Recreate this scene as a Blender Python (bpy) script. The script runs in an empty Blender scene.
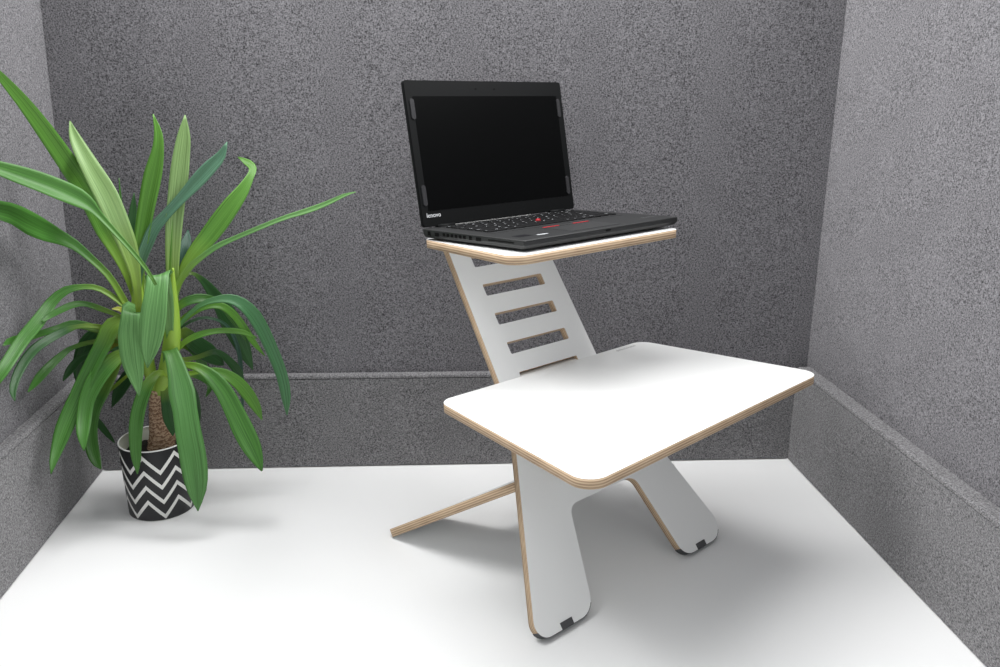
import bpy, bmesh, math, random
from mathutils import Vector, Matrix
random.seed(4)
SC = bpy.context.scene
COL = SC.collection
PI = math.pi

# sizes and angles of the booth and the stand (metres, radians)
Q = {'f': 806.81384, 'W': 1.39131, 'H': 0.19697, 'd': 0.01397, 'sx': 0.97902, 'sy': -0.44583, 'yaw': 0.64463, 'al': 0.62941, 'pLt': -0.11182, 'pLb': -0.22669, 'pRt': 0.11188, 'pRb': 0.22667, 'sbend': 0.30697, 'pT': 0.10924, 'Lb': 0.22825, 'UB': 0.14332, 'Ldr': 0.31932, 'foot': 0.075, 'arch': 0.1, 's1': 0.57662, 'ds': 0.05146, 'sh': 0.02016, 'sl': -0.0653, 'sr': 0.06528, 'Zl': 0.30099, 'tl': 0.05141, 'Ll': -0.27516, 'Lr': 0.27519, 'Ld': 0.33967, 'tl_y': 0.0, 'Zu': 0.50727, 'tu': 0.06499, 'Ul': -0.17963, 'Ur': 0.1795, 'Uf': 0.25648, 'Ub': -0.00012, 'bb': -0.36841, 'be': 38.29489, 'bl': -0.2182, 'lpx': 0.02116, 'lpy': 0.00808, 'lpyaw': -0.00494, 'lidang': 0.1471, 'lidh': 0.22419, 't': 0.01271, 'by': -0.02044, 'ly': -0.03454, 'ry': -0.00796, 'HL': 0.20512, 'HR': 0.20364, 'dl': 0.01754, 'dr': 0.02262, 'lll': 0.02083, 'rrl': -0.01119, 'll2': 0.00384, 'rr2': -0.00332}

# ------------------------------------------------------------------ helpers
def link(name, me, mats, parent=None, mw=None, smooth=False):
    o = bpy.data.objects.new(name, me)
    COL.objects.link(o)
    for m in (mats if isinstance(mats, (list, tuple)) else [mats]):
        if m and m.name not in [x.name for x in me.materials if x]:
            me.materials.append(m)
    if smooth:
        for p in me.polygons: p.use_smooth = True
    if parent is not None: o.parent = parent
    if mw is not None: o.matrix_local = mw
    return o

def bm_obj(name, bm, mats, parent=None, mw=None, smooth=False):
    me = bpy.data.meshes.new(name)
    bmesh.ops.recalc_face_normals(bm, faces=bm.faces)
    bm.to_mesh(me); bm.free()
    return link(name, me, mats, parent, mw, smooth)

def empty(name, mw=None):
    o = bpy.data.objects.new(name, None)
    o.empty_display_size = .05
    COL.objects.link(o)
    if mw is not None: o.matrix_world = mw
    return o

def tag(o, label=None, cat=None, group=None, kind=None):
    if label: o['label'] = label
    if cat: o['category'] = cat
    if group: o['group'] = group
    if kind: o['kind'] = kind
    return o

def frame(origin, ex, ey, ez):
    m = Matrix.Identity(4)
    for i, a in enumerate((ex, ey, ez)):
        for k in range(3): m[k][i] = a[k]
    for k in range(3): m[k][3] = origin[k]
    return m

def add_box(bm, x0, x1, y0, y1, z0, z1, mi=0):
    vs = [bm.verts.new((x, y, z)) for z in (z0, z1) for y in (y0, y1) for x in (x0, x1)]
    fs = []
    for f in ((0,1,3,2),(4,6,7,5),(0,4,5,1),(2,3,7,6),(0,2,6,4),(1,5,7,3)):
        fc = bm.faces.new([vs[i] for i in f]); fc.material_index = mi; fs.append(fc)
    return vs, fs

def rounded(pts, seg=8):
    """pts: (x, y, r) polygon; returns list of xy with rounded corners."""
    out = []; n = len(pts)
    for i in range(n):
        p = Vector(pts[i][:2]); r = pts[i][2]
        a = Vector(pts[i-1][:2]) - p; b = Vector(pts[(i+1) % n][:2]) - p
        if r <= 0: out.append((p.x, p.y)); continue
        la, lb = a.length, b.length
        a.normalize(); b.normalize()
        ang = math.acos(max(-1, min(1, a.dot(b))))
        if abs(PI - ang) < .02: out.append((p.x, p.y)); continue
        d = min(r / math.tan(ang/2), la*.49, lb*.49); rr = d*math.tan(ang/2)
        c = p + (a+b).normalized() * (rr/math.sin(ang/2))
        s = p + a*d - c; e = p + b*d - c
        a0 = math.atan2(s.y, s.x); a1 = math.atan2(e.y, e.x)
        da = (a1-a0+PI) % (2*PI) - PI
        for k in range(seg+1):
            t = a0 + da*k/seg
            out.append((c.x + rr*math.cos(t), c.y + rr*math.sin(t)))
    return out

def plate_mesh(loops, t0, t1):
    """filled 2D outline with holes, solid between z = t0 and z = t1"""
    cu = bpy.data.curves.new('c', 'CURVE'); cu.dimensions = '2D'; cu.fill_mode = 'BOTH'
    cu.extrude = (t1-t0)/2
    for lp in loops:
        sp = cu.splines.new('POLY'); sp.points.add(len(lp)-1)
        for i, (x, y) in enumerate(lp): sp.points[i].co = (x, y, 0, 1)
        sp.use_cyclic_u = True
    o = bpy.data.objects.new('c', cu); COL.objects.link(o)
    dg = bpy.context.evaluated_depsgraph_get()
    me = bpy.data.meshes.new_from_object(o.evaluated_get(dg))
    bpy.data.objects.remove(o); bpy.data.curves.remove(cu)
    bm = bmesh.new(); bm.from_mesh(me); bpy.data.meshes.remove(me)
    bmesh.ops.remove_doubles(bm, verts=bm.verts, dist=1e-6)
    for v in bm.verts: v.co.z += (t0+t1)/2
    for f in bm.faces: f.material_index = 0
    return bm

def board(name, loops, t0, t1, parent, mw, face_mat, edge_mat):
    bm = plate_mesh(loops, t0, t1)
    bmesh.ops.recalc_face_normals(bm, faces=bm.faces)
    for f in bm.faces:
        f.material_index = 0 if abs(f.normal.z) > .9 else 1
    me = bpy.data.meshes.new(name); bm.to_mesh(me); bm.free()
    me.materials.append(face_mat); me.materials.append(edge_mat)
    return link(name, me, [], parent, mw)

def text_bm(bm, body, size, mw, mi=0, depth=.0001, align='CENTER', shear=0):
    cu = bpy.data.curves.new('t', 'FONT'); cu.body = body; cu.size = size
    cu.align_x = align; cu.align_y = 'CENTER'; cu.extrude = depth; cu.shear = shear; cu.resolution_u = 3
    o = bpy.data.objects.new('t', cu); COL.objects.link(o)
    dg = bpy.context.evaluated_depsgraph_get()
    me = bpy.data.meshes.new_from_object(o.evaluated_get(dg))
    bpy.data.objects.remove(o); bpy.data.curves.remove(cu)
    me.transform(mw)
    n = len(bm.faces)
    bm.from_mesh(me); bpy.data.meshes.remove(me)
    bm.faces.ensure_lookup_table()
    for f in bm.faces[n:]: f.material_index = mi

def T(x, y, z=0): return Matrix.Translation((x, y, z))

# ------------------------------------------------------------------ materials
def mat(name, col=(.5,.5,.5), rough=.5, spec=.5, metal=0):
    m = bpy.data.materials.new(name); m.use_nodes = True
    b = m.node_tree.nodes['Principled BSDF']
    b.inputs['Base Color'].default_value = (*col, 1)
    b.inputs['Roughness'].default_value = rough
    b.inputs['Specular IOR Level'].default_value = spec
    b.inputs['Metallic'].default_value = metal
    return m

class NT:
    def __init__(s, m): s.nt = m.node_tree; s.b = s.nt.nodes['Principled BSDF']
    def n(s, t, **k):
        nd = s.nt.nodes.new(t)
        for a, v in k.items(): setattr(nd, a, v)
        return nd
    def l(s, a, b): s.nt.links.new(a, b)
    def math(s, op, a, b=None, c=None):
        nd = s.n('ShaderNodeMath', operation=op)
        for i, v in enumerate((a, b, c)):
            if v is None: continue
            if hasattr(v, 'links'): s.l(v, nd.inputs[i])
            else: nd.inputs[i].default_value = v
        return nd.outputs[0]
    def ramp(s, fac, stops):
        nd = s.n('ShaderNodeValToRGB'); s.l(fac, nd.inputs[0])
        e = nd.color_ramp.elements
        while len(e) < len(stops): e.new(.5)
        for i, (p, c) in enumerate(stops): e[i].position = p; e[i].color = (*c, 1)
        return nd.outputs[0]
    def noise(s, vec, scale, detail=2, rough=.5):
        nd = s.n('ShaderNodeTexNoise'); nd.inputs['Scale'].default_value = scale
        nd.inputs['Detail'].default_value = detail; nd.inputs['Roughness'].default_value = rough
        s.l(vec, nd.inputs['Vector']); return nd.outputs['Fac']
    def mapping(s, vec, sc=(1,1,1)):
        nd = s.n('ShaderNodeMapping'); nd.inputs['Scale'].default_value = sc
        s.l(vec, nd.inputs['Vector']); return nd.outputs[0]

def felt(name, lo, hi):
    m = mat(name, rough=.95, spec=.15); t = NT(m)
    co = t.n('ShaderNodeTexCoord').outputs['Object']
    a = t.noise(t.mapping(co, (290, 290, 600)), 1, 2, .55)      # short horizontal yarn flecks
    b = t.noise(t.mapping(co, (600, 600, 290)), 1, 2, .55)      # short vertical yarn flecks
    c = t.noise(co, 14, 2, .5)
    f = t.math('ADD', t.math('MULTIPLY', a, .5), t.math('MULTIPLY', b, .5))
    f = t.math('ADD', f, t.math('MULTIPLY', t.math('SUBTRACT', c, .5), .05))
    t.l(t.ramp(f, [(.36, lo), (.5, tuple((x+y)/2 for x, y in zip(lo, hi))), (.65, hi)]), t.b.inputs['Base Color'])
    bp = t.n('ShaderNodeBump'); bp.inputs['Strength'].default_value = .2; bp.inputs['Distance'].default_value = .001
    t.l(f, bp.inputs['Height']); t.l(bp.outputs[0], t.b.inputs['Normal'])
    t.b.inputs['Sheen Weight'].default_value = .15
    return m

def plywood(name):
    m = mat(name, rough=.6, spec=.3); t = NT(m)
    co = t.n('ShaderNodeTexCoord').outputs['Object']
    sep = t.n('ShaderNodeSeparateXYZ'); t.l(co, sep.inputs[0])
    ply = t.math('PINGPONG', t.math('MULTIPLY', sep.outputs[2], 1/.0018), 1.0)   # veneer layers across the thickness
    g = t.noise(t.mapping(co, (40, 40, 900)), 1, 3, .6)
    w = t.noise(co, 25, 2)
    f = t.math('ADD', t.math('MULTIPLY', ply, .6), t.math('MULTIPLY', g, .4))
    f = t.math('ADD', f, t.math('MULTIPLY', t.math('SUBTRACT', w, .5), .3))
    t.l(t.ramp(f, [(.15, (.24,.15,.09)), (.42, (.45,.32,.205)), (.8, (.64,.49,.34))]), t.b.inputs['Base Color'])
    return m

M = {}
M['felt'] = felt('felt_grey', (.034,.033,.036), (.295,.286,.302))
M['felt_low'] = felt('felt_grey_lower', (.046,.045,.047), (.315,.308,.315))
M['seam'] = mat('seam_dark', (.02,.02,.022), .9)
M['desk'] = mat('desk_white', (.86,.86,.855), .35, .3)
M['desk_edge'] = mat('desk_edge', (.55,.55,.55), .5)
M['lam'] = mat('white_laminate', (.83,.83,.82), .4, .35)
M['ply'] = plywood('birch_ply')
M['rubber'] = mat('grey_rubber', (.065,.065,.068), .7)
M['print'] = mat('grey_print', (.35,.35,.35), .6)
M['deck'] = mat('laptop_deck', (.0165,.017,.0175), .5, .4)
M['lid'] = mat('laptop_lid', (.0055,.006,.0063), .55, .1)
M['screen'] = mat('screen_black', (.0022,.0024,.0025), .3, .06)
M['pad'] = mat('clear_grey_bumper', (.03,.03,.032), .25, .5)
M['key'] = mat('key_black', (.004,.004,.0045), .5, .2)
M['legend'] = mat('legend_white', (.62,.64,.66), .6)
M['red'] = mat('trackpoint_red', (.42,.012,.022), .5)
M['port'] = mat('port_black', (.003,.003,.003), .8, .1)
M['logo'] = mat('logo_silver', (.75,.76,.78), .4)
M['logo_dim'] = mat('logo_grey', (.12,.12,.125), .4)
M['sticker'] = mat('sticker_pale', (.45,.46,.48), .4)
M['sticker_dark'] = mat('sticker_dark', (.012,.012,.014), .3)
M['pad_deck'] = mat('clickpad', (.024,.0245,.025), .45, .4)

# leaf: yellow-green towards the sheath, tinted per leaf with some light painted into the tint, pale lengthwise veins
m = mat('leaf', rough=.42, spec=.45); t = NT(m)
uv = t.n('ShaderNodeTexCoord').outputs['UV']
oi = t.n('ShaderNodeObjectInfo')
sep = t.n('ShaderNodeSeparateXYZ'); t.l(uv, sep.inputs[0])
vein = t.noise(t.mapping(uv, (16, 1.6, 1)), 1, 3, .6)
fine = t.noise(t.mapping(uv, (60, 1.0, 1)), 1, 2, .5)
vf = t.math('ADD', t.math('MULTIPLY', vein, .65), t.math('MULTIPLY', fine, .35))
vr = t.ramp(vf, [(.36, (.62,.66,.55)), (.5, (.95,.98,.9)), (.66, (1.55,1.42,1.5))])
mx = t.n('ShaderNodeMix', data_type='RGBA', blend_type='MULTIPLY'); mx.inputs[0].default_value = 1
t.l(oi.outputs['Color'], mx.inputs[6]); t.l(vr, mx.inputs[7])
bs = t.n('ShaderNodeMix', data_type='RGBA'); t.l(t.math('MULTIPLY', t.math('MULTIPLY', t.math('MAXIMUM', t.math('SUBTRACT', 1, t.math('MULTIPLY', sep.outputs[1], 2.6)), 0), 1), oi.outputs['Alpha']), bs.inputs[0])
t.l(mx.outputs[2], bs.inputs[6]); bs.inputs[7].default_value = (.30,.46,.045,1)
t.l(bs.outputs[2], t.b.inputs['Base Color'])
tr = t.n('ShaderNodeBsdfTranslucent'); ms = t.n('ShaderNodeMixShader'); ms.inputs[0].default_value = .28
t.l(bs.outputs[2], tr.inputs[0]); t.l(t.b.outputs[0], ms.inputs[1]); t.l(tr.outputs[0], ms.inputs[2])
t.l(ms.outputs[0], t.nt.nodes['Material Output'].inputs[0])
M['leaf'] = m
M['shoot'] = mat('shoot_green', (.27,.44,.05), .5)

m = mat('cane_bark', rough=.85); t = NT(m)
co = t.n('ShaderNodeTexCoord').outputs['Object']
wv = t.n('ShaderNodeTexWave'); wv.wave_type = 'BANDS'; wv.bands_direction = 'Z'
wv.inputs['Scale'].default_value = 40; wv.inputs['Distortion'].default_value = 9; wv.inputs['Detail'].default_value = 3; wv.inputs['Detail Scale'].default_value = 4
t.l(co, wv.inputs['Vector'])
nz = t.noise(co, 160, 3, .6)
f = t.math('ADD', t.math('MULTIPLY', wv.outputs['Fac'], .5), t.math('MULTIPLY', nz, .5))
t.l(t.ramp(f, [(.25, (.22,.12,.07)), (.5, (.42,.26,.16)), (.75, (.60,.43,.29))]), t.b.inputs['Base Color'])
bp = t.n('ShaderNodeBump'); bp.inputs['Strength'].default_value = .5; bp.inputs['Distance'].default_value = .0015
t.l(f, bp.inputs['Height']); t.l(bp.outputs[0], t.b.inputs['Normal'])
M['cane'] = m
m = mat('soil', (.012,.009,.007), .95); t = NT(m)
co = t.n('ShaderNodeTexCoord').outputs['Object']
t.l(t.ramp(t.noise(co, 120, 4, .7), [(.35, (.004,.003,.003)), (.7, (.035,.025,.02))]), t.b.inputs['Base Color'])
M['soil'] = m

# pot: printed white zigzags on black
m = mat('pot_zigzag', rough=.45, spec=.4); t = NT(m)
co = t.n('ShaderNodeTexCoord').outputs['Object']
sep = t.n('ShaderNodeSeparateXYZ'); t.l(co, sep.inputs[0])
th = t.math('ARCTAN2', sep.outputs[1], sep.outputs[0])
ph = t.math('MULTIPLY', t.math('ADD', th, math.radians(67) + 2*PI), 7/PI)      # trough at -60.8 deg, 7 periods
tri = t.math('PINGPONG', ph, 1.0)
zz = t.math('SUBTRACT', sep.outputs[2], t.math('MULTIPLY', tri, .031))
fr = t.math('FRACT', t.math('DIVIDE', t.math('SUBTRACT', zz, .0035), .0285))
line = t.math('LESS_THAN', fr, .31)
inb = t.math('MULTIPLY', t.math('GREATER_THAN', zz, .0033), t.math('LESS_THAN', zz, .0035+.0285*3.5))
line = t.math('MULTIPLY', line, inb)
rim = t.math('GREATER_THAN', sep.outputs[2], .1345)
foot = t.math('LESS_THAN', sep.outputs[2], .0018)
fac = t.math('MAXIMUM', t.math('MAXIMUM', line, rim), foot)
t.l(t.ramp(fac, [(0, (.016,.016,.018)), (1, (.78,.78,.75))]), t.b.inputs['Base Color'])
M['pot'] = m
M['pot_in'] = mat('pot_inside', (.42,.43,.36), .5)

# ------------------------------------------------------------------ the booth
W, BY = Q['W'], Q['by']
LY, RY = Q['ly'], Q['ry']
H, HL, HR = Q['H'], Q['HL'], Q['HR']
D, DL, DR = Q['d'], Q['dl'], Q['dr']
TOPZ = 1.12; TH = .04; YF = -1.05

def hexa(name, pts, m):
    bm = bmesh.new(); vs = [bm.verts.new(p) for p in pts]
    for f in ((0,1,2,3),(7,6,5,4),(0,4,5,1),(1,5,6,2),(2,6,7,3),(3,7,4,0)):
        bm.faces.new([vs[i] for i in f])
    o = bm_obj(name, bm, m); tag(o, kind='structure'); return o
kl, kr = Q['lll']/.6, Q['rrl']/.6
def Lx(y, z): return -DL + LY*(y-D) + kl*(z-H)
def Rx(y, z): return W + DR + RY*(y-D-BY) + kr*(z-H)
def By(x): return D + BY*x/W
z0, z1 = .15, TOPZ
hexa('wall_back', [(-.08,By(-.08),z0),(W+.08,By(W+.08),z0),(W+.08,By(W+.08),z1),(-.08,By(-.08),z1),
                   (-.08,By(-.08)+TH,z0),(W+.08,By(W+.08)+TH,z0),(W+.08,By(W+.08)+TH,z1),(-.08,By(-.08)+TH,z1)], M['felt'])
ya, yb = D-.001, YF
hexa('wall_left', [(Lx(ya,z0),ya,z0),(Lx(yb,z0),yb,z0),(Lx(yb,z1),yb,z1),(Lx(ya,z1),ya,z1),
                   (Lx(ya,z0)-TH,ya,z0),(Lx(yb,z0)-TH,yb,z0),(Lx(yb,z1)-TH,yb,z1),(Lx(ya,z1)-TH,ya,z1)], M['felt'])
ya = D+BY-.001
hexa('wall_right', [(Rx(ya,z0),ya,z0),(Rx(yb,z0),yb,z0),(Rx(yb,z1),yb,z1),(Rx(ya,z1),ya,z1),
                    (Rx(ya,z0)+TH,ya,z0),(Rx(yb,z0)+TH,yb,z0),(Rx(yb,z1)+TH,yb,z1),(Rx(ya,z1)+TH,ya,z1)], M['felt'])

def low_panel(name, a, b, inward, h, dep, lean0=0, lean1=0):
    """padded lower panel running a -> b; profile with rounded upholstered top edge and stitched seam"""
    a = Vector(a); b = Vector(b); n = Vector(inward)
    prof = [(0,.0022),(0,h-.0095),(-.0016,h-.0088),(-.0016,h-.0080),(0,h-.0073),(-.0004,h-.0035),(-.002,h-.0012),(-.0045,h),(-dep-.01,h),(-dep-.01,.0022)]
    bm = bmesh.new(); rows = []
    for P, ln in ((a, lean0), (b, lean1)):
        rows.append([bm.verts.new(P + n*(d_ + ln*z/h) + Vector((0,0,z))) for d_, z in prof])
    k = len(prof)
    for i in range(k):
        f = bm.faces.new([rows[0][i], rows[0][(i+1)%k], rows[1][(i+1)%k], rows[1][i]])
        f.material_index = 1 if i == 2 else 0
    bm.faces.new(rows[0]); bm.faces.new(list(reversed(rows[1])))
    o = bm_obj(name, bm, [M['felt_low'], M['seam']]); tag(o, kind='structure'); return o
low_panel('baseboard_back', (0,0,0), (W,BY,0), (0,-1,0), H, D)
low_panel('baseboard_left', (0,0,0), (LY*YF,YF,0), (1,0,0), HL, DL, Q['ll2'], Q['ll2'])
low_panel('baseboard_right', (W,BY,0), (W+RY*(YF-BY),YF,0), (-1,0,0), HR, DR, -Q['rr2'], -Q['rr2'])

bm = bmesh.new(); add_box(bm, -.06, W+.07, -1.0, .06, -.028, 0)
bmesh.ops.bevel(bm, geom=[e for e in bm.edges], offset=.0015, segments=2, affect='EDGES')
tag(bm_obj('desk', bm, M['desk']), 'plain white desktop filling the bottom of the felt booth, under everything', 'desk')

# ------------------------------------------------------------------ the stand
AL = Q['al']; TK = .0126
YAW = Q['yaw']
U = Vector((math.cos(YAW), math.sin(YAW), 0)); V = Vector((math.sin(YAW), -math.cos(YAW), 0)); Z = Vector((0,0,1))
O = Vector((Q['sx'], Q['sy'], 0)); ZO = TK*math.sin(AL)
S = -math.sin(AL)*V + math.cos(AL)*Z; N = math.cos(AL)*V + math.sin(AL)*Z
stand = empty('desk_stand', frame(O, U, -V, Z))
tag(stand, 'white plywood standing desk riser with ladder upright, standing mid-desk under the laptop', 'desk stand')
inv = stand.matrix_world.inverted()
def loc(m): return inv @ m

BE = Q['be'] % PI
BV = Q['bb']; BW = -Q['bl']
c_, s_ = math.cos(BE), math.sin(BE)
DIR = V*c_ + Z*s_; BN = Z*c_ - V*s_
def reach(off):      # distance along the support where it meets the upright
    P0 = O + V*BV; Qp = O + Z*ZO - N*off
    return (Qp-P0).dot(N)/DIR.dot(N)
rb, rf = reach(TK), reach(0)
XSLOT = (O + V*BV + DIR*(rb+rf)/2 + BN*TK/2 - O - Z*ZO).dot(S)
PB_, SB = Q['pRb'], Q['sbend']; PM = Q['pRt']; PT = PM+(Q['pT']-PM)/(.4-SB)*(.650-SB)
outline = [(-PB_,0,.021),(-.1095,0,.032),(-.0750,.152,.020),(.0750,.152,.020),(.1095,0,.028),(PB_,0,.028),
           (PM,SB,.06),(PT,.650,.02),(-PT,.650,.02),(-PM,SB,.06)]
loops = [rounded(outline)]
S1, DS, SH, SW = Q['s1'], Q['ds'], Q['sh'], Q['sr']
for k in range(6):
    top = S1 + DS - k*DS
    loops.append(rounded([(-SW,top-SH,.002),(SW,top-SH,.002),(SW,top,.002),(-SW,top,.002)], 3))
SX = XSLOT
loops.append(rounded([(-.076,SX-.0068,.001),(.076,SX-.0068,.001),(.076,SX+.0083,.001),(-.076,SX+.0083,.001)], 2))
up = board('upright_panel', loops, -TK, 0, stand, loc(frame(O+Z*ZO, U, S, N)), M['lam'], M['ply'])
# rubber strips under the two feet, with the little clip showing on the front face
for sx, cx in ((-1, -.1635), (1, .1555)):
    bm = bmesh.new()
    add_box(bm, cx-.0115, cx+.0115, -.0009, .0095, -TK-.0009, .0009)
    # strip following the rounded bottom edge
    if sx < 0: poly = rounded([(-PM,SB,.0),(-PB_,0,.021),(-.1095,0,.032),(-.0750,.152,.0)], 10)
    else: poly = rounded([(.0750,.152,.0),(.1095,0,.028),(PB_,0,.028),(PM,SB,.0)], 10)
    arc = [p for p in poly if p[1] < .016]
    for i in range(len(arc)-1):
        p = Vector(arc[i]); q = Vector(arc[i+1]); d = (q-p)
        if d.length < 1e-6: continue
        nn = Vector((d.y, -d.x)).normalized()*.0009
        vs = [bm.verts.new((c[0], c[1], z)) for z in (-TK-.0002, .0002) for c in (p, q, q+nn, p+nn)]
        for f in ((0,1,2,3),(7,6,5,4),(0,4,5,1),(1,5,6,2),(2,6,7,3),(3,7,4,0)): bm.faces.new([vs[j] for j in f])
    o = bm_obj('rubber_foot', bm, M['rubber'], up); o['label'] = 'dark grey rubber strip under the foot'

# crossing support: splayed at the back, a tongue through the upright, carrying the keyboard shelf
end = rf + .150
cross = [(-BW,0,.006),(-.118,0,.03),(-.076,.115,.02),(.076,.115,.02),(.118,0,.03),(BW,0,.006),(.148,rb-.002,.002),(.0735,rb-.002,0),(.0735,rf+.02,.0),(.070,end,.01),(-.070,end,.01),(-.0735,rf+.02,.0),(-.0735,rb-.002,0),(-.148,rb-.002,.002)]
board('cross_support', [rounded(cross)], 0, TK+.0015, stand, loc(frame(O+V*BV, U, DIR, BN)), M['lam'], M['ply'])

# keyboard shelf
TL = Q['tl']; ZL = Q['Zl']
LF = V*math.cos(TL) + Z*math.sin(TL); LN = Z*math.cos(TL) - V*math.sin(TL)
LO = O + Z*ZL - V*(ZL-ZO)*math.tan(AL)
g = .0005
kb = [(.0640,g,0),(Q['Lb'],g,.026),(Q['Lr'],Q['Ldr'],.026),(Q['Ll'],Q['Ld'],.026),(-Q['Lb'],g,.026),(-.0640,g,0),(-.0640,-.024,.003),(.0640,-.024,.003)]
kbs = board('keyboard_shelf', [rounded(kb)], -TK, 0, stand, loc(frame(LO, U, LF, LN)), M['lam'], M['ply'])
bm = bmesh.new(); text_bm(bm, 'standsome', .0115, T(.172, .0125, 0), depth=.00012)
# mark is read from the front of the stand
bm.transform(T(.172,.0125,0) @ Matrix.Rotation(PI, 4, 'Z') @ T(-.172,-.0125,0))
bm_obj('printed_mark', bm, M['print'], kbs)

# laptop shelf
TU = Q['tu']; ZU = Q['Zu']
UF = V*math.cos(TU) + Z*math.sin(TU); UN = Z*math.cos(TU) - V*math.sin(TU)
UO = O + Z*ZU - V*(ZU-ZO)*math.tan(AL)
ls = [(.0640,g,0),(Q['UB'],g,.022),(Q['Ur']+.0035,Q['Uf'],.020),(-Q['Ur'],Q['Uf'],.024),(-Q['UB'],g,.022),(-.0640,g,0),(-.0640,-.024,.003),(.0640,-.024,.003)]
board('laptop_shelf', [rounded(ls)], -TK, 0, stand, loc(frame(UO, U, UF, UN)), M['lam'], M['ply'])

# ------------------------------------------------------------------ the laptop
a = Q['lpyaw']
PU = U*math.cos(a) + UF*math.sin(a); PF = UF*math.cos(a) - U*math.sin(a)
PO = UO + U*Q['lpx'] + UF*Q['lpy']
# local axes: x right, y towards the hinge, z up; origin at the middle of the hinge edge
lap = empty('laptop', frame(PO, PU, -PF, UN))
tag(lap, 'open black laptop with dark blank screen, on the upper shelf of the stand', 'laptop')
w = .1695; DP = .2335; HT = .0172
def lay(bm, loops_z):
    """stack of outlines (list of xy, z) skinned to a solid"""
    rows = [[bm.verts.new((x, y, z)) for x, y in lp] for lp, z in loops_z]
    n = len(rows[0])
    for r0, r1 in zip(rows, rows[1:]):
        for i in range(n): bm.faces.new([r0[i], r0[(i+1)%n], r1[(i+1)%n], r1[i]])
    bm.faces.new(list(reversed(rows[0]))); bm.faces.new(rows[-1])
def rr(x0, x1, y0, y1, r, seg=5): return rounded([(x0,y0,r),(x1,y0,r),(x1,y1,r),(x0,y1,r)], seg)
bm = bmesh.new()
lay(bm, [(rr(-w+.010, w-.010, -DP+.014, -.004, .006), .0022), (rr(-w+.002, w-.002, -DP+.004, -.001, .004), .0050),
         (rr(-w, w, -DP, 0, .003), .0100), (rr(-w, w, -DP, 0, .003), HT-.0008), (rr(-w+.0007, w-.0007, -DP+.0007, -.0007, .0025), HT)])
base = bm_obj('base', bm, M['deck'], lap)
for x in (-.13, .13):
    for y in (-.205, -.025):
        b = bmesh.new(); lay(b, [(rr(x-.012, x+.012, y-.005, y+.005, .004), .0002), (rr(x-.012, x+.012, y-.005, y+.005, .004), .0030)])
        bm_obj('rubber_foot', b, M['rubber'], base)
# ports along the left side
pb = bmesh.new(); X0, X1 = -w-.0004, -w+.004
for y0, y1, za, zb in ((.014,.021,.008,.0145),(.032,.042,.0085,.0135),(.115,.121,.009,.0145),(.131,.142,.009,.014),(.158,.212,.0115,.0132)):
    pb = bmesh.new(); add_box(pb, X0, X1, -y1, -y0, za, zb)
    bm_obj('side_port', pb, M['port'], base)
pb = bmesh.new()
for k in range(6): add_box(pb, X0, X1, -(.052+k*.0098)-.0062, -(.052+k*.0098), .0095, .0142)
bm_obj('air_vent', pb, M['port'], base)
pb = bmesh.new(); lay(pb, [(rr(-.006,.006,-DP-.0004,-DP+.003,.001),.0125),(rr(-.006,.006,-DP-.0004,-DP+.003,.001),.0145)])
bm_obj('front_latch', pb, M['port'], base)

# keyboard: recessed well plus every key
kbm = bmesh.new(); lay(kbm, [(rr(-.1450,.1450,-.1395,-.0205,.003), HT-.001), (rr(-.1450,.1450,-.1395,-.0205,.003), HT+.0003)])
kbd = bm_obj('keyboard', kbm, M['deck'], lap)
u1 = .019
rows = []
F = ['Esc']+['F%d'%i for i in range(1,13)]+['Hm','End','Ins','Del']
rows.append((.0225, .0100, [(f, 285/17/19) for f in F]))
rows.append((.0355, .0165, [(c,1) for c in '`1234567890-='] + [('Bksp',2)]))
rows.append((.0545, .0165, [('Tab',1.5)] + [(c,1) for c in 'QWERTYUIOP[]'] + [('\\',1.5)]))
rows.append((.0735, .0165, [('Caps',1.75)] + [(c,1) for c in "ASDFGHJKL;'"] + [('Enter',2.25)]))
rows.append((.0925, .0165, [('Shift',2.25)] + [(c,1) for c in 'ZXCVBNM,./'] + [('Shift',2.75)]))
rows.append((.1115, .0165, [('Fn',1),('Ctrl',1),('Win',1),('Alt',1),('',5),('Alt',1),('Prt',1),('Ctrl',1)]))
def key(x0, x1, y0, y1, leg):
    b = bmesh.new(); z = HT
    lay(b, [(rr(x0, x1, y0, y1, .0022, 3), z+.0003), (rr(x0+.0004, x1-.0004, y0+.0004, y1-.0004, .0022, 3), z+.0020), (rr(x0+.0010, x1-.0010, y0+.0010, y1-.0010, .0020, 3), z+.0024)])
    if leg:
        text_bm(b, leg, .0046 if len(leg) == 1 else .0032, T(x0+.0016, (y0+y1)/2+.0022 if y1-y0 > .012 else (y0+y1)/2, z+.00245), 1, .00004, 'LEFT')
    bm_obj('key', b, [M['key'], M['legend']], kbd)
for y, dy, ks in rows:
    x = -.1425
    for leg, uw in ks:
        key(x+.0011, x+u1*uw-.0011, -y-dy, -y, leg); x += u1*uw
x = -.1425 + 12*u1
for i, leg in enumerate(('PgUp', '', 'PgDn')): key(x+i*u1+.001, x+(i+1)*u1-.001, -.1193, -.1115, leg)
for i in range(3): key(x+i*u1+.001, x+(i+1)*u1-.001, -.1285, -.1207, '')
# pointing stick
b = bmesh.new(); bmesh.ops.create_cone(b, cap_ends=True, segments=20, radius1=.0046, radius2=.0038, depth=.0052, matrix=T(-.0060, -.0905, HT+.0026))
bmesh.ops.bevel(b, geom=[e for e in b.edges if all(v.co.z > HT+.004 for v in e.verts)], offset=.0010, segments=3, affect='EDGES')
o = bm_obj('pointing_stick', b, M['red'], lap); o['label'] = 'small red rubber cap among the keys'
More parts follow.
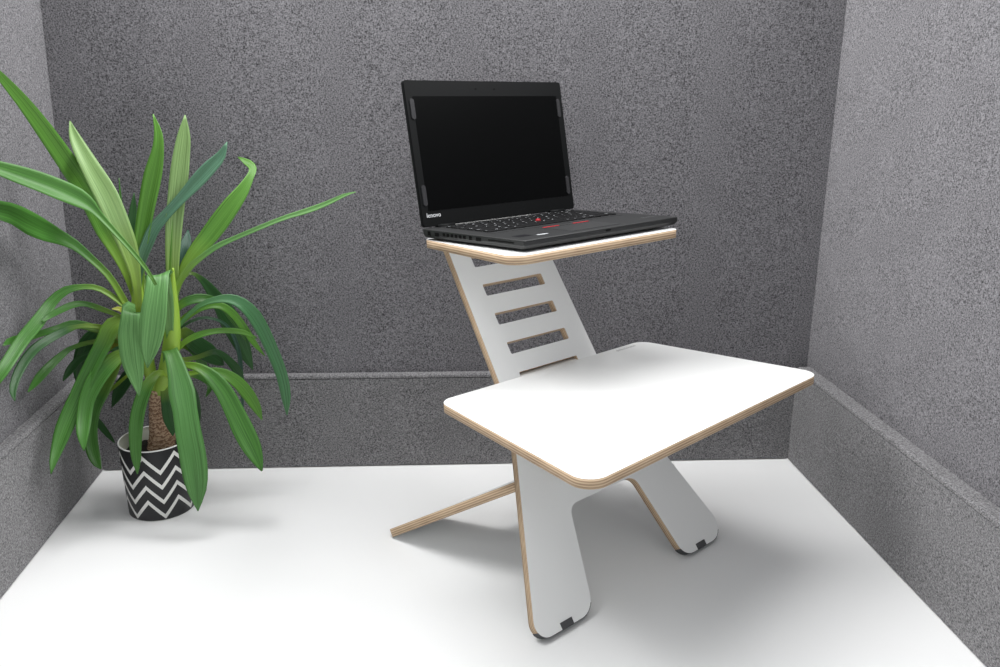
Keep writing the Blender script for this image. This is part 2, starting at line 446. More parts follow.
# clickpad with its red lines
b = bmesh.new(); lay(b, [(rr(-.060,.046,-.2180,-.1440,.002), HT-.001), (rr(-.060,.046,-.2180,-.1440,.002), HT+.0004)])
tp = bm_obj('trackpad', b, M['pad_deck'], lap)
for xa, xb in ((-.057,-.024),(.008,.043)):
    b = bmesh.new(); add_box(b, xa, xb, -.1560, -.1525, HT+.0003, HT+.0009)
    o = bm_obj('button_stripe', b, M['red'], tp); o['label'] = 'red line across a trackpad button'
b = bmesh.new(); add_box(b, -.060, .046, -.1583, -.1579, HT+.0004, HT+.0006); bm_obj('button_gap', b, M['port'], tp)
# stickers and lettering on the palm rest
b = bmesh.new(); lay(b, [(rr(-.150,-.125,-.203,-.186,.001), HT), (rr(-.150,-.125,-.203,-.186,.001), HT+.0002)])
bm_obj('sticker', b, M['sticker_dark'], base)
b = bmesh.new(); lay(b, [(rr(-.118,-.098,-.208,-.202,.001), HT), (rr(-.118,-.098,-.208,-.202,.001), HT+.0002)])
bm_obj('sticker', b, M['sticker'], base)
b = bmesh.new(); text_bm(b, 'ThinkPad', .0085, T(.139, -.196, HT+.0001)); bm_obj('lettering', b, M['logo_dim'], base)
# power button, speaker slots
b = bmesh.new()
for k in range(30): add_box(b, -.15+k*.0098, -.15+k*.0098+.006, -.0145, -.0130, HT-.0005, HT+.0002)
bm_obj('speaker_grille', b, M['port'], base)

# lid
G = Q['lidang']; HB = Vector((0, -.004, .019))
lm = T(*HB) @ Matrix.Rotation(-G, 4, 'X')        # local: z up along the lid, -y = screen side
Hh = .2242
def lrr(x0, x1, z0_, z1_, r, seg=5): return rounded([(x0,z0_,r),(x1,z0_,r),(x1,z1_,r),(x0,z1_,r)], seg)
def slab(bm, outl, ya, yb, inset=0):
    rows = []
    for y in (ya, yb):
        rows.append([bm.verts.new((x, y, z)) for x, z in outl])
    n = len(outl)
    for i in range(n): bm.faces.new([rows[0][i], rows[0][(i+1)%n], rows[1][(i+1)%n], rows[1][i]])
    bm.faces.new(rows[0]); bm.faces.new(list(reversed(rows[1])))
bm = bmesh.new()
slab(bm, lrr(-w, w, 0, Hh, .005), 0, .0068)
bmesh.ops.recalc_face_normals(bm, faces=bm.faces)
bmesh.ops.bevel(bm, geom=[e for e in bm.edges if abs(e.verts[0].co.y-e.verts[1].co.y) < 1e-6], offset=.0008, segments=2, affect='EDGES')
lidm = bm_obj('lid', bm, M['lid'], lap, lm)
bm = bmesh.new(); slab(bm, lrr(-.1560, .1555, .0245, .2000, .0008, 2), -.0004, .001)
o = bm_obj('screen', bm, M['screen'], lidm); o['label'] = 'black switched-off display'
for x, za, zb in ((-.1590,.165,.1965),(-.1600,.0325,.0650),(.1575,.163,.195),(.1580,.027,.0595)):
    bm = bmesh.new(); slab(bm, lrr(x-.0042, x+.0042, za, zb, .004), -.0016, .001)
    bmesh.ops.recalc_face_normals(bm, faces=bm.faces)
    bmesh.ops.bevel(bm, geom=[e for e in bm.edges if all(v.co.y < -.001 for v in e.verts)], offset=.0005, segments=2, affect='EDGES')
    o = bm_obj('bumper', bm, M['pad'], lidm, smooth=False); o['label'] = 'translucent grey rubber bumper on the bezel'
bm = bmesh.new(); text_bm(bm, 'lenovo', .0102, T(-.1610, .0175, .0001) , 0, .0001, 'LEFT')
bm.transform(Matrix.Rotation(PI/2, 4, 'X')); bm.transform(T(0, -.0001, 0))
o = bm_obj('brand_lettering', bm, M['logo'], lidm); o['label'] = 'small silver lettering on the lower left bezel'
for nm, x in (('camera', -.028), ('microphone', .012)):
    bm = bmesh.new(); slab(bm, lrr(x-.002, x+.002, .2105, .2125, .0009, 3), -.0003, .001)
    bm_obj(nm, bm, M['port'], lidm)
for x in (-.125, .125):
    bm = bmesh.new(); bmesh.ops.create_cone(bm, cap_ends=True, segments=20, radius1=.0052, radius2=.0052, depth=.034, matrix=T(x, -.0015, .0165) @ Matrix.Rotation(PI/2, 4, 'Y'))
    bm_obj('hinge', bm, M['lid'], lap, smooth=True)

# ------------------------------------------------------------------ the plant
PB = Vector((0.1634, -0.1494, 0))
plant = empty('potted_plant', T(*PB))
tag(plant, 'green yucca with long arching leaves in a black and white zigzag pot, at left', 'potted plant')
def lathe(prof, seg=72):
    bm = bmesh.new(); rows = [[bm.verts.new((r*math.cos(2*PI*k/seg), r*math.sin(2*PI*k/seg), z)) for k in range(seg)] for r, z in prof]
    for a_, b_ in zip(rows, rows[1:]):
        for k in range(seg): bm.faces.new([a_[k], a_[(k+1)%seg], b_[(k+1)%seg], b_[k]])
    return bm, rows
R0, R1, PH = .0565, .0600, .1365
bm, rws = lathe([(.0001,.0),(R0-.002,0),(R0,.0012),(R0+(R1-R0)*.5,PH*.5),(R1,PH-.0008),(R1-.0006,PH),(R1-.0016,PH),(R1-.0024,PH-.001)])
pot = bm_obj('pot', bm, M['pot'], plant, smooth=True); pot['label'] = 'round pot with white zigzag lines on black'
bm, rws = lathe([(R1-.0024,PH-.001),(R1-.0032,PH-.008),(R1-.0055,PH-.010),(R1-.0050,PH-.016),(R1-.0075,PH-.018),(R0-.003,.02)])
bm_obj('pot_liner', bm, M['pot_in'], pot, smooth=True)
bm, rws = lathe([(.0001,.114),(.03,.1145),(.050,.113),(.0575,.112),(.0573,.100),(.0001,.100)], 48)
for v in bm.verts:
    if v.co.z > .11: v.co.z += random.uniform(-.0015, .0015)
bm_obj('soil', bm, M['soil'], plant, smooth=True)

def tube(name, pts, m, parent, seg=18, wob=.0, off=Vector((0,0,0))):
    P = [Vector(p[:3])-off for p in pts]; R = [p[3] for p in pts]
    n = len(P)-1; Q = []; K = n*8
    def cr(a, t):
        i = min(int(t*n), n-1); f = t*n-i
        g_ = lambda k: a[max(0, min(n, k))]
        p0, p1, p2, p3 = g_(i-1), g_(i), g_(i+1), g_(i+2)
        return .5*((2*p1)+(-p0+p2)*f+(2*p0-5*p1+4*p2-p3)*f*f+(-p0+3*p1-3*p2+p3)*f**3)
    bm = bmesh.new(); rows = []
    for k in range(K+1):
        t_ = k/K; c = cr(P, t_); r_ = cr(R, t_); d = (cr(P, min(1, t_+.02))-cr(P, max(0, t_-.02))).normalized()
        e = d.cross(Vector((0,1,0))).normalized(); f = d.cross(e)
        rows.append([bm.verts.new(c+(e*math.cos(2*PI*j/seg)+f*math.sin(2*PI*j/seg))*r_*(1+wob*math.sin(k*2.1+j*1.3)+random.uniform(-wob, wob))) for j in range(seg)])
    for a_, b_ in zip(rows, rows[1:]):
        for j in range(seg): bm.faces.new([a_[j], a_[(j+1)%seg], b_[(j+1)%seg], b_[j]])
    bm.faces.new(rows[0]); bm.faces.new(list(reversed(rows[-1])))
    return bm_obj(name, bm, m, parent, smooth=True)
LEAVES = [
 ('bright',0.18,[[164.7,-145.0,355.7,0.89,0.43,0.14,9.5],[161.1,-145.2,379.9,0.89,0.43,0.15,9.9],[156.2,-144.9,408.2,0.88,0.45,0.18,11.0],[152.0,-144.4,427.3,0.86,0.46,0.22,13.1],[147.2,-143.9,444.1,0.84,0.48,0.26,15.6],[140.6,-143.5,461.5,0.81,0.5,0.31,18.0],[133.6,-143.5,477.9,0.79,0.51,0.33,20.2],[127.3,-143.9,491.0,0.79,0.51,0.33,21.7],[121.7,-145.2,504.9,0.81,0.5,0.31,23.1],[117.0,-147.3,523.7,0.82,0.49,0.28,25.1],[113.1,-150.5,543.4,0.82,0.49,0.28,27.3],[110.8,-155.0,559.9,0.81,0.5,0.32,29.7],[108.0,-161.4,576.8,0.77,0.51,0.37,31.5],[102.4,-169.7,596.1,0.74,0.52,0.43,31.0],[95.4,-179.6,617.7,0.72,0.53,0.46,29.4],[87.1,-190.6,643.2,0.7,0.53,0.48,27.8],[78.7,-202.2,668.7,0.69,0.53,0.5,25.7],[71.3,-214.0,691.1,0.67,0.53,0.52,22.8],[64.4,-225.6,711.1,0.64,0.53,0.55,19.5],[57.5,-236.4,728.5,0.63,0.53,0.57,16.1],[51.7,-246.0,743.0,0.62,0.53,0.57,12.3],[47.7,-254.0,755.0,0.63,0.53,0.57,7.0],[45.7,-260.0,763.0,0.64,0.53,0.56,2.7]]),
 ('pale',0.18,[[183.4,-200.0,381.4,0.95,0.32,-0.05,9.1],[184.3,-199.9,398.4,0.94,0.33,-0.03,10.6],[185.3,-199.9,421.9,0.94,0.35,-0.0,12.8],[185.3,-200.1,442.7,0.93,0.37,0.04,15.8],[183.9,-200.2,459.7,0.91,0.4,0.1,20.2],[181.6,-200.3,475.7,0.9,0.42,0.14,24.8],[178.5,-200.3,492.1,0.88,0.44,0.18,28.1],[174.3,-200.0,508.4,0.87,0.45,0.21,30.4],[169.6,-199.4,524.4,0.86,0.46,0.23,32.0],[164.8,-198.4,540.2,0.85,0.46,0.24,33.1],[159.6,-197.0,555.6,0.84,0.47,0.26,33.7],[153.9,-195.0,570.1,0.83,0.47,0.28,33.6],[147.4,-192.2,583.4,0.82,0.48,0.3,32.5],[140.4,-188.6,595.7,0.82,0.48,0.31,30.7],[133.4,-184.4,607.4,0.82,0.48,0.3,28.8],[126.7,-179.7,618.5,0.83,0.48,0.29,26.8],[120.2,-174.7,628.9,0.84,0.47,0.27,24.7],[114.3,-169.7,638.8,0.85,0.47,0.25,22.0],[108.8,-164.7,648.1,0.86,0.46,0.22,19.1],[104.2,-160.1,656.9,0.87,0.45,0.18,15.6],[100.6,-156.0,665.5,0.89,0.44,0.14,11.0],[98.0,-152.6,673.9,0.9,0.43,0.11,5.5],[96.3,-150.0,679.8,0.9,0.42,0.09,1.5]]),
 ('mid',0.18,[[160.0,-130.0,401.0,0.89,0.43,0.16,7.9],[158.3,-128.6,406.6,0.89,0.43,0.16,7.7],[156.2,-127.3,414.6,0.89,0.43,0.16,7.4],[153.7,-125.9,424.1,0.89,0.43,0.16,7.0],[151.3,-124.5,434.1,0.89,0.43,0.15,6.7],[149.1,-123.2,443.6,0.9,0.42,0.13,6.4],[147.4,-121.8,452.1,0.9,0.41,0.12,6.2],[145.8,-120.5,460.3,0.91,0.41,0.1,6.2],[144.3,-119.1,468.2,0.91,0.4,0.08,6.3],[143.0,-117.7,476.3,0.92,0.39,0.06,6.3],[142.0,-116.4,484.4,0.93,0.38,0.04,6.3],[141.2,-115.0,492.8,0.93,0.36,0.01,6.3],[140.8,-113.6,501.6,0.94,0.35,-0.02,6.1],[140.8,-112.3,510.6,0.94,0.34,-0.05,5.9],[140.9,-110.9,519.8,0.94,0.33,-0.06,5.6],[141.2,-109.5,528.9,0.94,0.33,-0.06,5.3],[141.3,-108.2,537.8,0.94,0.33,-0.06,4.9],[141.3,-106.8,546.5,0.94,0.33,-0.05,4.4],[141.3,-105.5,555.7,0.94,0.33,-0.05,3.7],[141.3,-104.1,565.0,0.94,0.33,-0.05,2.9],[141.2,-102.7,573.6,0.94,0.34,-0.05,2.1],[141.1,-101.4,580.8,0.94,0.34,-0.04,1.4],[140.8,-100.0,586.0,0.94,0.34,-0.04,0.9]]),
 ('bright',0.18,[[165.2,-150.0,344.7,0.94,0.35,-0.01,14.2],[164.8,-148.6,359.7,0.94,0.34,-0.02,15.6],[164.7,-147.3,380.9,0.94,0.33,-0.04,17.6],[165.3,-145.9,401.0,0.95,0.31,-0.07,19.1],[166.5,-144.5,419.5,0.95,0.29,-0.11,20.4],[168.5,-143.2,437.9,0.95,0.26,-0.15,21.4],[171.4,-141.8,456.2,0.95,0.24,-0.19,22.1],[175.4,-140.5,474.3,0.95,0.22,-0.22,22.6],[179.8,-139.1,492.4,0.95,0.21,-0.24,23.0],[184.1,-137.7,510.4,0.95,0.2,-0.25,24.0],[188.6,-136.4,528.2,0.94,0.2,-0.26,25.1],[193.3,-135.0,546.0,0.94,0.19,-0.27,26.1],[198.4,-133.6,564.0,0.94,0.19,-0.28,27.2],[203.6,-132.3,581.8,0.94,0.18,-0.29,27.9],[208.4,-130.9,598.3,0.94,0.18,-0.28,27.0],[213.0,-129.5,613.6,0.94,0.19,-0.27,23.8],[217.0,-128.2,627.7,0.95,0.21,-0.23,19.8],[219.4,-126.8,639.9,0.96,0.24,-0.17,16.9],[220.5,-125.5,650.1,0.96,0.28,-0.08,15.0],[220.5,-124.1,659.8,0.95,0.32,0.01,12.8],[219.2,-122.7,670.7,0.93,0.35,0.09,9.2],[216.5,-121.4,682.2,0.92,0.36,0.14,4.7],[214.4,-120.0,690.3,0.91,0.37,0.18,1.5]]),
 ('midtw',0.3,[[229.4,-240.0,435.9,0.8,0.49,0.34,4.4],[224.8,-240.3,447.2,0.78,0.51,0.38,5.1],[217.1,-240.3,462.6,0.75,0.52,0.42,6.0],[206.4,-240.1,479.6,0.72,0.53,0.45,6.8],[193.7,-240.0,497.8,0.69,0.54,0.48,7.5],[179.1,-239.9,517.3,0.67,0.54,0.5,8.2],[167.5,-240.2,532.8,0.66,0.55,0.52,9.2],[159.1,-240.8,544.2,0.64,0.55,0.54,10.7],[153.3,-242.0,552.6,0.59,0.55,0.58,13.6],[148.9,-243.8,558.8,0.52,0.56,0.65,17.9],[142.0,-246.4,565.7,0.43,0.55,0.71,23.6],[133.2,-250.0,572.7,0.34,0.54,0.77,28.9],[121.7,-254.9,580.0,0.26,0.53,0.81,31.1],[110.4,-261.4,587.0,0.21,0.52,0.83,31.6],[101.0,-268.9,593.4,0.16,0.5,0.85,30.8],[91.5,-277.3,599.9,0.13,0.5,0.86,29.4],[81.2,-286.1,606.4,0.11,0.49,0.87,27.7],[72.1,-295.1,612.3,0.1,0.48,0.87,25.6],[64.2,-303.9,617.7,0.09,0.48,0.87,23.0],[55.1,-312.1,623.1,0.08,0.47,0.88,20.3],[45.0,-319.4,628.2,0.07,0.47,0.88,17.1],[31.7,-325.5,632.3,0.05,0.46,0.88,9.8],[20.3,-330.0,635.1,0.04,0.46,0.89,2.7]]),
 ('mid',0.3,[[160.2,-150.0,344.8,0.77,0.53,0.35,9.6],[155.0,-151.2,358.2,0.78,0.53,0.34,10.3],[148.2,-152.1,375.4,0.78,0.52,0.33,11.0],[142.5,-153.0,391.5,0.78,0.53,0.34,11.1],[136.6,-154.1,407.2,0.76,0.54,0.37,10.9],[130.7,-155.4,421.5,0.72,0.55,0.42,10.8],[123.7,-157.2,435.3,0.67,0.57,0.48,10.9],[113.4,-159.7,449.8,0.61,0.58,0.54,11.4],[102.6,-163.1,463.6,0.54,0.59,0.6,12.4],[93.5,-167.4,476.1,0.47,0.59,0.66,14.3],[84.8,-173.0,487.1,0.36,0.58,0.73,17.1],[75.7,-180.0,495.7,0.24,0.56,0.79,20.9],[67.7,-189.1,503.1,0.12,0.53,0.84,25.2],[62.4,-200.7,510.0,0.05,0.51,0.86,29.9],[58.1,-214.0,517.0,0.02,0.5,0.87,33.7],[53.7,-228.7,525.5,0.02,0.5,0.87,36.3],[49.6,-244.1,534.4,0.02,0.5,0.87,37.6],[46.5,-259.6,544.1,-0.0,0.48,0.88,36.2],[42.9,-274.8,552.7,-0.06,0.46,0.89,33.2],[37.2,-288.9,558.4,-0.12,0.43,0.9,30.5],[30.2,-301.6,562.6,-0.16,0.41,0.9,25.6],[20.9,-312.1,565.9,-0.2,0.39,0.9,14.4],[17.1,-320.0,568.1,-0.23,0.37,0.9,4.3]]),
 ('mid',0.18,[[165.2,-150.0,344.7,0.7,0.56,0.44,8.0],[157.6,-152.3,359.6,0.66,0.58,0.49,8.9],[147.1,-154.6,376.6,0.6,0.59,0.54,9.6],[135.4,-157.1,390.4,0.52,0.6,0.61,9.6],[123.9,-159.9,401.7,0.4,0.6,0.69,9.5],[113.3,-163.1,410.5,0.25,0.59,0.77,9.6],[102.0,-167.0,415.7,0.06,0.55,0.83,9.5],[90.1,-171.6,417.4,-0.14,0.48,0.86,9.3],[78.3,-177.1,417.2,-0.34,0.39,0.86,11.0],[67.0,-183.5,414.6,-0.53,0.27,0.8,13.8],[57.3,-191.1,408.1,-0.69,0.14,0.71,15.5],[49.5,-200.0,399.5,-0.79,0.02,0.61,16.9],[45.3,-211.0,391.0,-0.84,-0.05,0.54,18.4],[42.8,-224.6,382.8,-0.86,-0.09,0.5,19.8],[40.5,-240.0,375.7,-0.87,-0.1,0.49,20.6],[38.7,-256.8,369.3,-0.87,-0.1,0.49,20.9],[37.0,-274.3,363.6,-0.87,-0.11,0.48,20.7],[35.3,-291.9,356.1,-0.88,-0.12,0.47,19.9],[33.3,-309.0,346.7,-0.88,-0.13,0.46,18.7],[31.1,-324.9,337.7,-0.88,-0.13,0.46,18.3],[28.0,-339.2,328.3,-0.88,-0.14,0.45,17.2],[21.6,-351.1,313.9,-0.89,-0.17,0.42,10.3],[18.4,-360.0,301.0,-0.9,-0.22,0.37,2.7]]),
 ('mid',0.18,[[162.0,-140.0,332.9,0.45,0.61,0.65,6.6],[154.7,-141.5,339.4,0.44,0.61,0.65,6.4],[144.1,-143.1,348.4,0.42,0.61,0.67,6.3],[133.5,-144.9,356.9,0.37,0.61,0.7,6.4],[124.2,-147.0,363.1,0.32,0.61,0.72,7.3],[115.0,-149.4,368.3,0.27,0.61,0.75,8.5],[106.6,-152.0,373.0,0.23,0.6,0.76,9.6],[99.1,-154.9,377.5,0.18,0.59,0.78,9.9],[92.4,-158.1,381.6,0.11,0.58,0.81,9.8],[86.5,-161.7,385.0,-0.01,0.55,0.84,9.7],[81.4,-165.7,387.1,-0.16,0.49,0.86,10.0],[77.2,-170.0,388.1,-0.32,0.42,0.85,10.6],[73.6,-175.1,388.5,-0.45,0.34,0.82,11.2],[70.2,-181.2,388.5,-0.55,0.27,0.79,11.4],[66.9,-188.1,387.9,-0.62,0.22,0.76,11.4],[63.9,-195.5,386.9,-0.66,0.18,0.73,11.3],[61.2,-203.1,386.0,-0.69,0.15,0.71,11.1],[58.7,-210.7,385.1,-0.71,0.13,0.69,10.7],[56.3,-218.0,383.9,-0.73,0.11,0.68,10.2],[54.2,-224.9,382.7,-0.74,0.09,0.66,9.1],[52.1,-231.0,380.9,-0.76,0.07,0.65,7.0],[50.0,-236.1,378.9,-0.77,0.06,0.64,4.7],[48.7,-240.0,377.7,-0.78,0.05,0.63,3.0]]),
 ('mid',0.18,[[164.1,-150.0,321.6,0.43,0.62,0.66,6.5],[156.1,-150.7,327.4,0.35,0.62,0.7,6.9],[144.0,-150.9,334.5,0.24,0.61,0.75,7.7],[129.8,-151.0,337.4,0.14,0.6,0.79,9.2],[112.5,-151.2,336.9,0.09,0.59,0.8,11.6],[97.6,-151.5,337.3,0.1,0.59,0.8,13.3],[87.5,-152.3,340.5,0.14,0.6,0.79,14.2],[79.4,-153.8,344.3,0.13,0.6,0.79,14.6],[71.4,-156.1,347.4,0.05,0.58,0.81,14.5],[64.1,-159.4,350.4,-0.1,0.53,0.84,13.7],[56.5,-164.0,351.6,-0.28,0.45,0.85,12.9],[48.4,-170.0,350.2,-0.42,0.37,0.83,12.0],[41.0,-178.2,348.5,-0.51,0.31,0.8,11.4],[35.1,-188.7,348.1,-0.57,0.27,0.78,11.2],[30.2,-201.0,348.4,-0.61,0.23,0.76,11.3],[26.8,-214.6,349.4,-0.64,0.21,0.74,11.7],[24.8,-229.0,351.0,-0.65,0.19,0.73,12.5],[23.3,-243.5,353.0,-0.65,0.19,0.74,13.2],[21.9,-257.7,355.5,-0.64,0.19,0.74,13.7],[20.1,-270.9,357.9,-0.66,0.17,0.73,13.4],[16.8,-282.8,359.0,-0.72,0.11,0.69,10.8],[16.1,-292.7,358.5,-0.78,0.03,0.62,5.6],[16.4,-300.0,358.1,-0.84,-0.06,0.55,1.5]]),
 ('dark',0.18,[[155.7,-130.0,308.2,0.31,0.62,0.72,6.7],[141.2,-135.8,319.4,0.25,0.62,0.75,7.4],[122.3,-143.2,332.8,0.16,0.6,0.78,8.2],[107.9,-151.8,341.1,0.03,0.57,0.82,8.4],[95.4,-161.5,346.7,-0.12,0.52,0.84,8.3],[86.2,-172.0,350.8,-0.28,0.46,0.84,8.1],[79.7,-183.1,353.3,-0.43,0.37,0.82,7.9],[74.3,-194.6,354.6,-0.54,0.3,0.79,8.8],[70.2,-206.3,354.4,-0.61,0.24,0.75,11.1],[65.6,-217.9,353.3,-0.65,0.2,0.73,12.8],[59.5,-229.2,350.9,-0.68,0.18,0.71,13.4],[53.4,-240.0,348.0,-0.71,0.15,0.69,13.8],[48.4,-251.0,345.2,-0.75,0.09,0.65,14.5],[44.7,-262.8,342.1,-0.8,0.03,0.6,14.9],[42.4,-275.3,338.2,-0.84,-0.04,0.53,14.9],[41.1,-287.9,333.5,-0.87,-0.1,0.47,14.7],[40.1,-300.6,327.7,-0.89,-0.15,0.42,14.1],[39.5,-313.0,321.0,-0.91,-0.21,0.36,13.3],[39.9,-324.8,314.2,-0.92,-0.26,0.3,12.3],[41.0,-335.7,307.0,-0.92,-0.33,0.21,11.2],[43.4,-345.3,300.8,-0.91,-0.41,0.11,9.0],[47.8,-353.6,295.6,-0.88,-0.47,0.01,4.8],[52.0,-360.0,292.5,-0.85,-0.52,-0.07,1.4]]),
 ('mid',0.18,[[159.5,-140.0,296.8,0.27,0.63,0.73,5.0],[146.9,-141.9,303.1,0.23,0.62,0.75,5.5],[129.3,-144.2,311.3,0.17,0.61,0.77,6.1],[113.7,-146.7,316.4,0.06,0.59,0.8,6.8],[100.6,-149.5,317.8,-0.07,0.56,0.83,7.5],[88.5,-152.7,317.4,-0.18,0.51,0.84,8.1],[76.8,-156.2,316.2,-0.29,0.47,0.84,8.3],[65.2,-160.1,313.8,-0.39,0.41,0.82,8.1],[55.5,-164.4,311.0,-0.5,0.34,0.8,8.0],[49.3,-169.1,308.5,-0.61,0.25,0.75,8.8],[45.9,-174.3,306.0,-0.7,0.18,0.69,9.9],[42.5,-180.0,302.9,-0.75,0.12,0.65,11.2],[37.8,-186.6,298.7,-0.77,0.09,0.63,12.4],[33.4,-194.5,294.2,-0.8,0.06,0.6,13.6],[30.0,-203.4,290.1,-0.82,0.02,0.57,14.3],[27.6,-212.8,286.4,-0.84,-0.01,0.54,14.5],[25.9,-222.6,283.0,-0.86,-0.05,0.51,14.3],[25.1,-232.4,280.3,-0.87,-0.07,0.48,13.4],[25.0,-241.8,277.9,-0.88,-0.09,0.46,11.8],[25.1,-250.6,276.0,-0.88,-0.1,0.46,9.7],[25.2,-258.4,274.4,-0.88,-0.09,0.46,7.1],[25.0,-265.0,272.9,-0.88,-0.09,0.46,3.8],[25.1,-270.0,272.1,-0.88,-0.1,0.46,1.5]]),
 ('dark',0.18,[[159.9,-140.0,300.4,0.17,0.61,0.77,6.7],[152.0,-140.9,302.9,0.15,0.61,0.78,7.0],[140.5,-141.8,306.3,0.1,0.6,0.79,7.5],[128.0,-142.7,308.9,-0.0,0.58,0.82,8.0],[116.8,-143.6,308.9,-0.13,0.54,0.83,8.5],[105.7,-144.5,306.2,-0.25,0.49,0.83,8.9],[94.8,-145.5,301.9,-0.33,0.45,0.83,9.3],[84.8,-146.4,297.7,-0.36,0.44,0.82,9.8],[76.3,-147.3,294.5,-0.39,0.42,0.82,10.6],[69.0,-148.2,291.6,-0.43,0.4,0.81,11.6],[62.6,-149.1,288.8,-0.5,0.36,0.79,12.6],[56.8,-150.0,285.4,-0.59,0.29,0.76,13.3],[51.6,-150.9,281.1,-0.67,0.21,0.71,13.6],[47.1,-151.8,276.2,-0.73,0.15,0.66,13.6],[43.2,-152.7,271.4,-0.77,0.11,0.63,13.4],[39.9,-153.6,267.4,-0.79,0.09,0.61,12.8],[37.2,-154.5,264.0,-0.8,0.07,0.59,11.7],[35.0,-155.5,260.9,-0.82,0.05,0.57,10.2],[33.1,-156.4,258.2,-0.83,0.03,0.55,8.6],[31.3,-157.3,255.5,-0.84,0.01,0.54,6.9],[29.7,-158.2,253.0,-0.86,-0.01,0.52,4.9],[28.5,-159.1,250.9,-0.87,-0.03,0.5,3.0],[27.8,-160.0,249.5,-0.87,-0.05,0.48,1.6]]),
 ('dark',0.1,[[155.1,-130.0,302.7,0.42,0.62,0.66,10.0],[146.5,-128.2,306.4,0.4,0.63,0.67,11.2],[134.4,-126.4,312.0,0.37,0.63,0.69,12.9],[121.7,-124.5,317.2,0.31,0.62,0.72,15.1],[111.0,-122.7,320.0,0.23,0.62,0.75,17.8],[101.3,-120.9,320.9,0.12,0.6,0.79,21.2],[92.2,-119.1,320.4,-0.02,0.57,0.82,25.0],[83.8,-117.3,318.6,-0.19,0.5,0.84,28.7],[76.5,-115.5,315.3,-0.39,0.41,0.82,31.7],[70.1,-113.6,310.4,-0.57,0.29,0.77,34.1],[64.3,-111.8,304.3,-0.71,0.17,0.68,36.0],[59.1,-110.0,297.6,-0.8,0.07,0.59,37.2],[54.3,-108.2,290.2,-0.86,-0.02,0.51,37.7],[50.1,-106.4,281.9,-0.89,-0.08,0.44,37.8],[46.3,-104.5,273.3,-0.91,-0.12,0.4,37.4],[42.6,-102.7,265.0,-0.92,-0.14,0.37,36.3],[39.1,-100.9,256.9,-0.93,-0.16,0.34,34.5],[35.8,-99.1,248.7,-0.93,-0.19,0.31,31.8],[32.7,-97.3,240.2,-0.94,-0.22,0.27,28.2],[29.8,-95.5,230.7,-0.94,-0.25,0.23,23.0],[27.0,-93.6,219.9,-0.94,-0.27,0.2,15.8],[24.5,-91.8,209.6,-0.94,-0.28,0.19,8.5],[22.5,-90.0,202.3,-0.94,-0.29,0.19,3.4]]),
 ('mid',0.18,[[166.0,-150.0,309.0,0.75,0.54,0.37,9.6],[158.2,-152.5,328.4,0.66,0.58,0.48,10.7],[149.1,-155.4,346.5,0.46,0.61,0.64,13.5],[142.1,-158.7,352.7,0.09,0.58,0.81,19.3],[134.8,-162.4,353.4,-0.34,0.43,0.84,24.3],[126.6,-166.5,349.3,-0.65,0.23,0.72,27.8],[119.7,-171.1,340.3,-0.81,0.07,0.58,28.6],[114.0,-176.0,326.7,-0.87,-0.02,0.5,27.1],[107.9,-181.4,314.3,-0.88,-0.04,0.47,26.1],[101.3,-187.2,301.9,-0.89,-0.05,0.46,25.2],[93.1,-193.4,285.9,-0.89,-0.06,0.45,24.9],[84.6,-200.0,268.7,-0.9,-0.07,0.43,25.0],[78.3,-207.6,253.1,-0.91,-0.09,0.42,25.7],[73.2,-216.5,238.6,-0.91,-0.1,0.4,26.5],[68.3,-226.4,225.2,-0.91,-0.12,0.39,27.5],[64.3,-236.9,212.8,-0.92,-0.13,0.38,27.6],[61.2,-247.7,201.3,-0.92,-0.15,0.36,26.9],[58.5,-258.5,189.1,-0.93,-0.17,0.34,24.1],[56.0,-268.9,176.3,-0.93,-0.18,0.32,19.5],[54.7,-278.6,166.6,-0.93,-0.21,0.3,15.3],[54.2,-287.2,158.9,-0.93,-0.23,0.27,11.2],[54.0,-294.5,150.5,-0.94,-0.26,0.24,5.9],[54.2,-300.0,144.1,-0.93,-0.28,0.21,1.5]]),
 ('mid',0.18,[[165.7,-150.0,278.2,0.43,0.63,0.65,8.2],[159.3,-152.6,285.0,0.35,0.63,0.69,9.4],[150.3,-155.8,293.6,0.19,0.62,0.76,11.3],[142.7,-159.5,298.3,-0.07,0.56,0.82,14.0],[136.8,-163.7,298.5,-0.35,0.45,0.82,17.5],[131.4,-168.2,296.3,-0.54,0.34,0.77,21.2],[125.7,-173.1,293.3,-0.65,0.25,0.72,24.2],[119.9,-178.2,289.1,-0.72,0.19,0.67,26.7],[114.1,-183.6,283.8,-0.77,0.14,0.62,28.4],[108.6,-189.0,277.3,-0.81,0.09,0.58,29.1],[103.0,-194.5,269.7,-0.85,0.03,0.53,28.9],[98.0,-200.0,261.4,-0.88,-0.02,0.48,28.3],[93.8,-205.9,252.5,-0.9,-0.08,0.42,27.1],[90.5,-212.5,243.3,-0.92,-0.14,0.36,25.7],[88.6,-219.5,234.2,-0.94,-0.2,0.29,24.5],[88.1,-226.9,224.7,-0.94,-0.24,0.23,23.9],[88.5,-234.4,215.5,-0.94,-0.28,0.19,23.4],[89.3,-241.8,207.3,-0.94,-0.3,0.16,22.4],[90.5,-248.9,200.1,-0.94,-0.32,0.13,21.3],[91.8,-255.4,193.0,-0.93,-0.34,0.11,19.0],[93.3,-261.3,184.6,-0.93,-0.36,0.08,14.0],[94.7,-266.2,175.2,-0.92,-0.38,0.06,6.8],[96.0,-270.0,168.8,-0.92,-0.39,0.05,1.5]]),
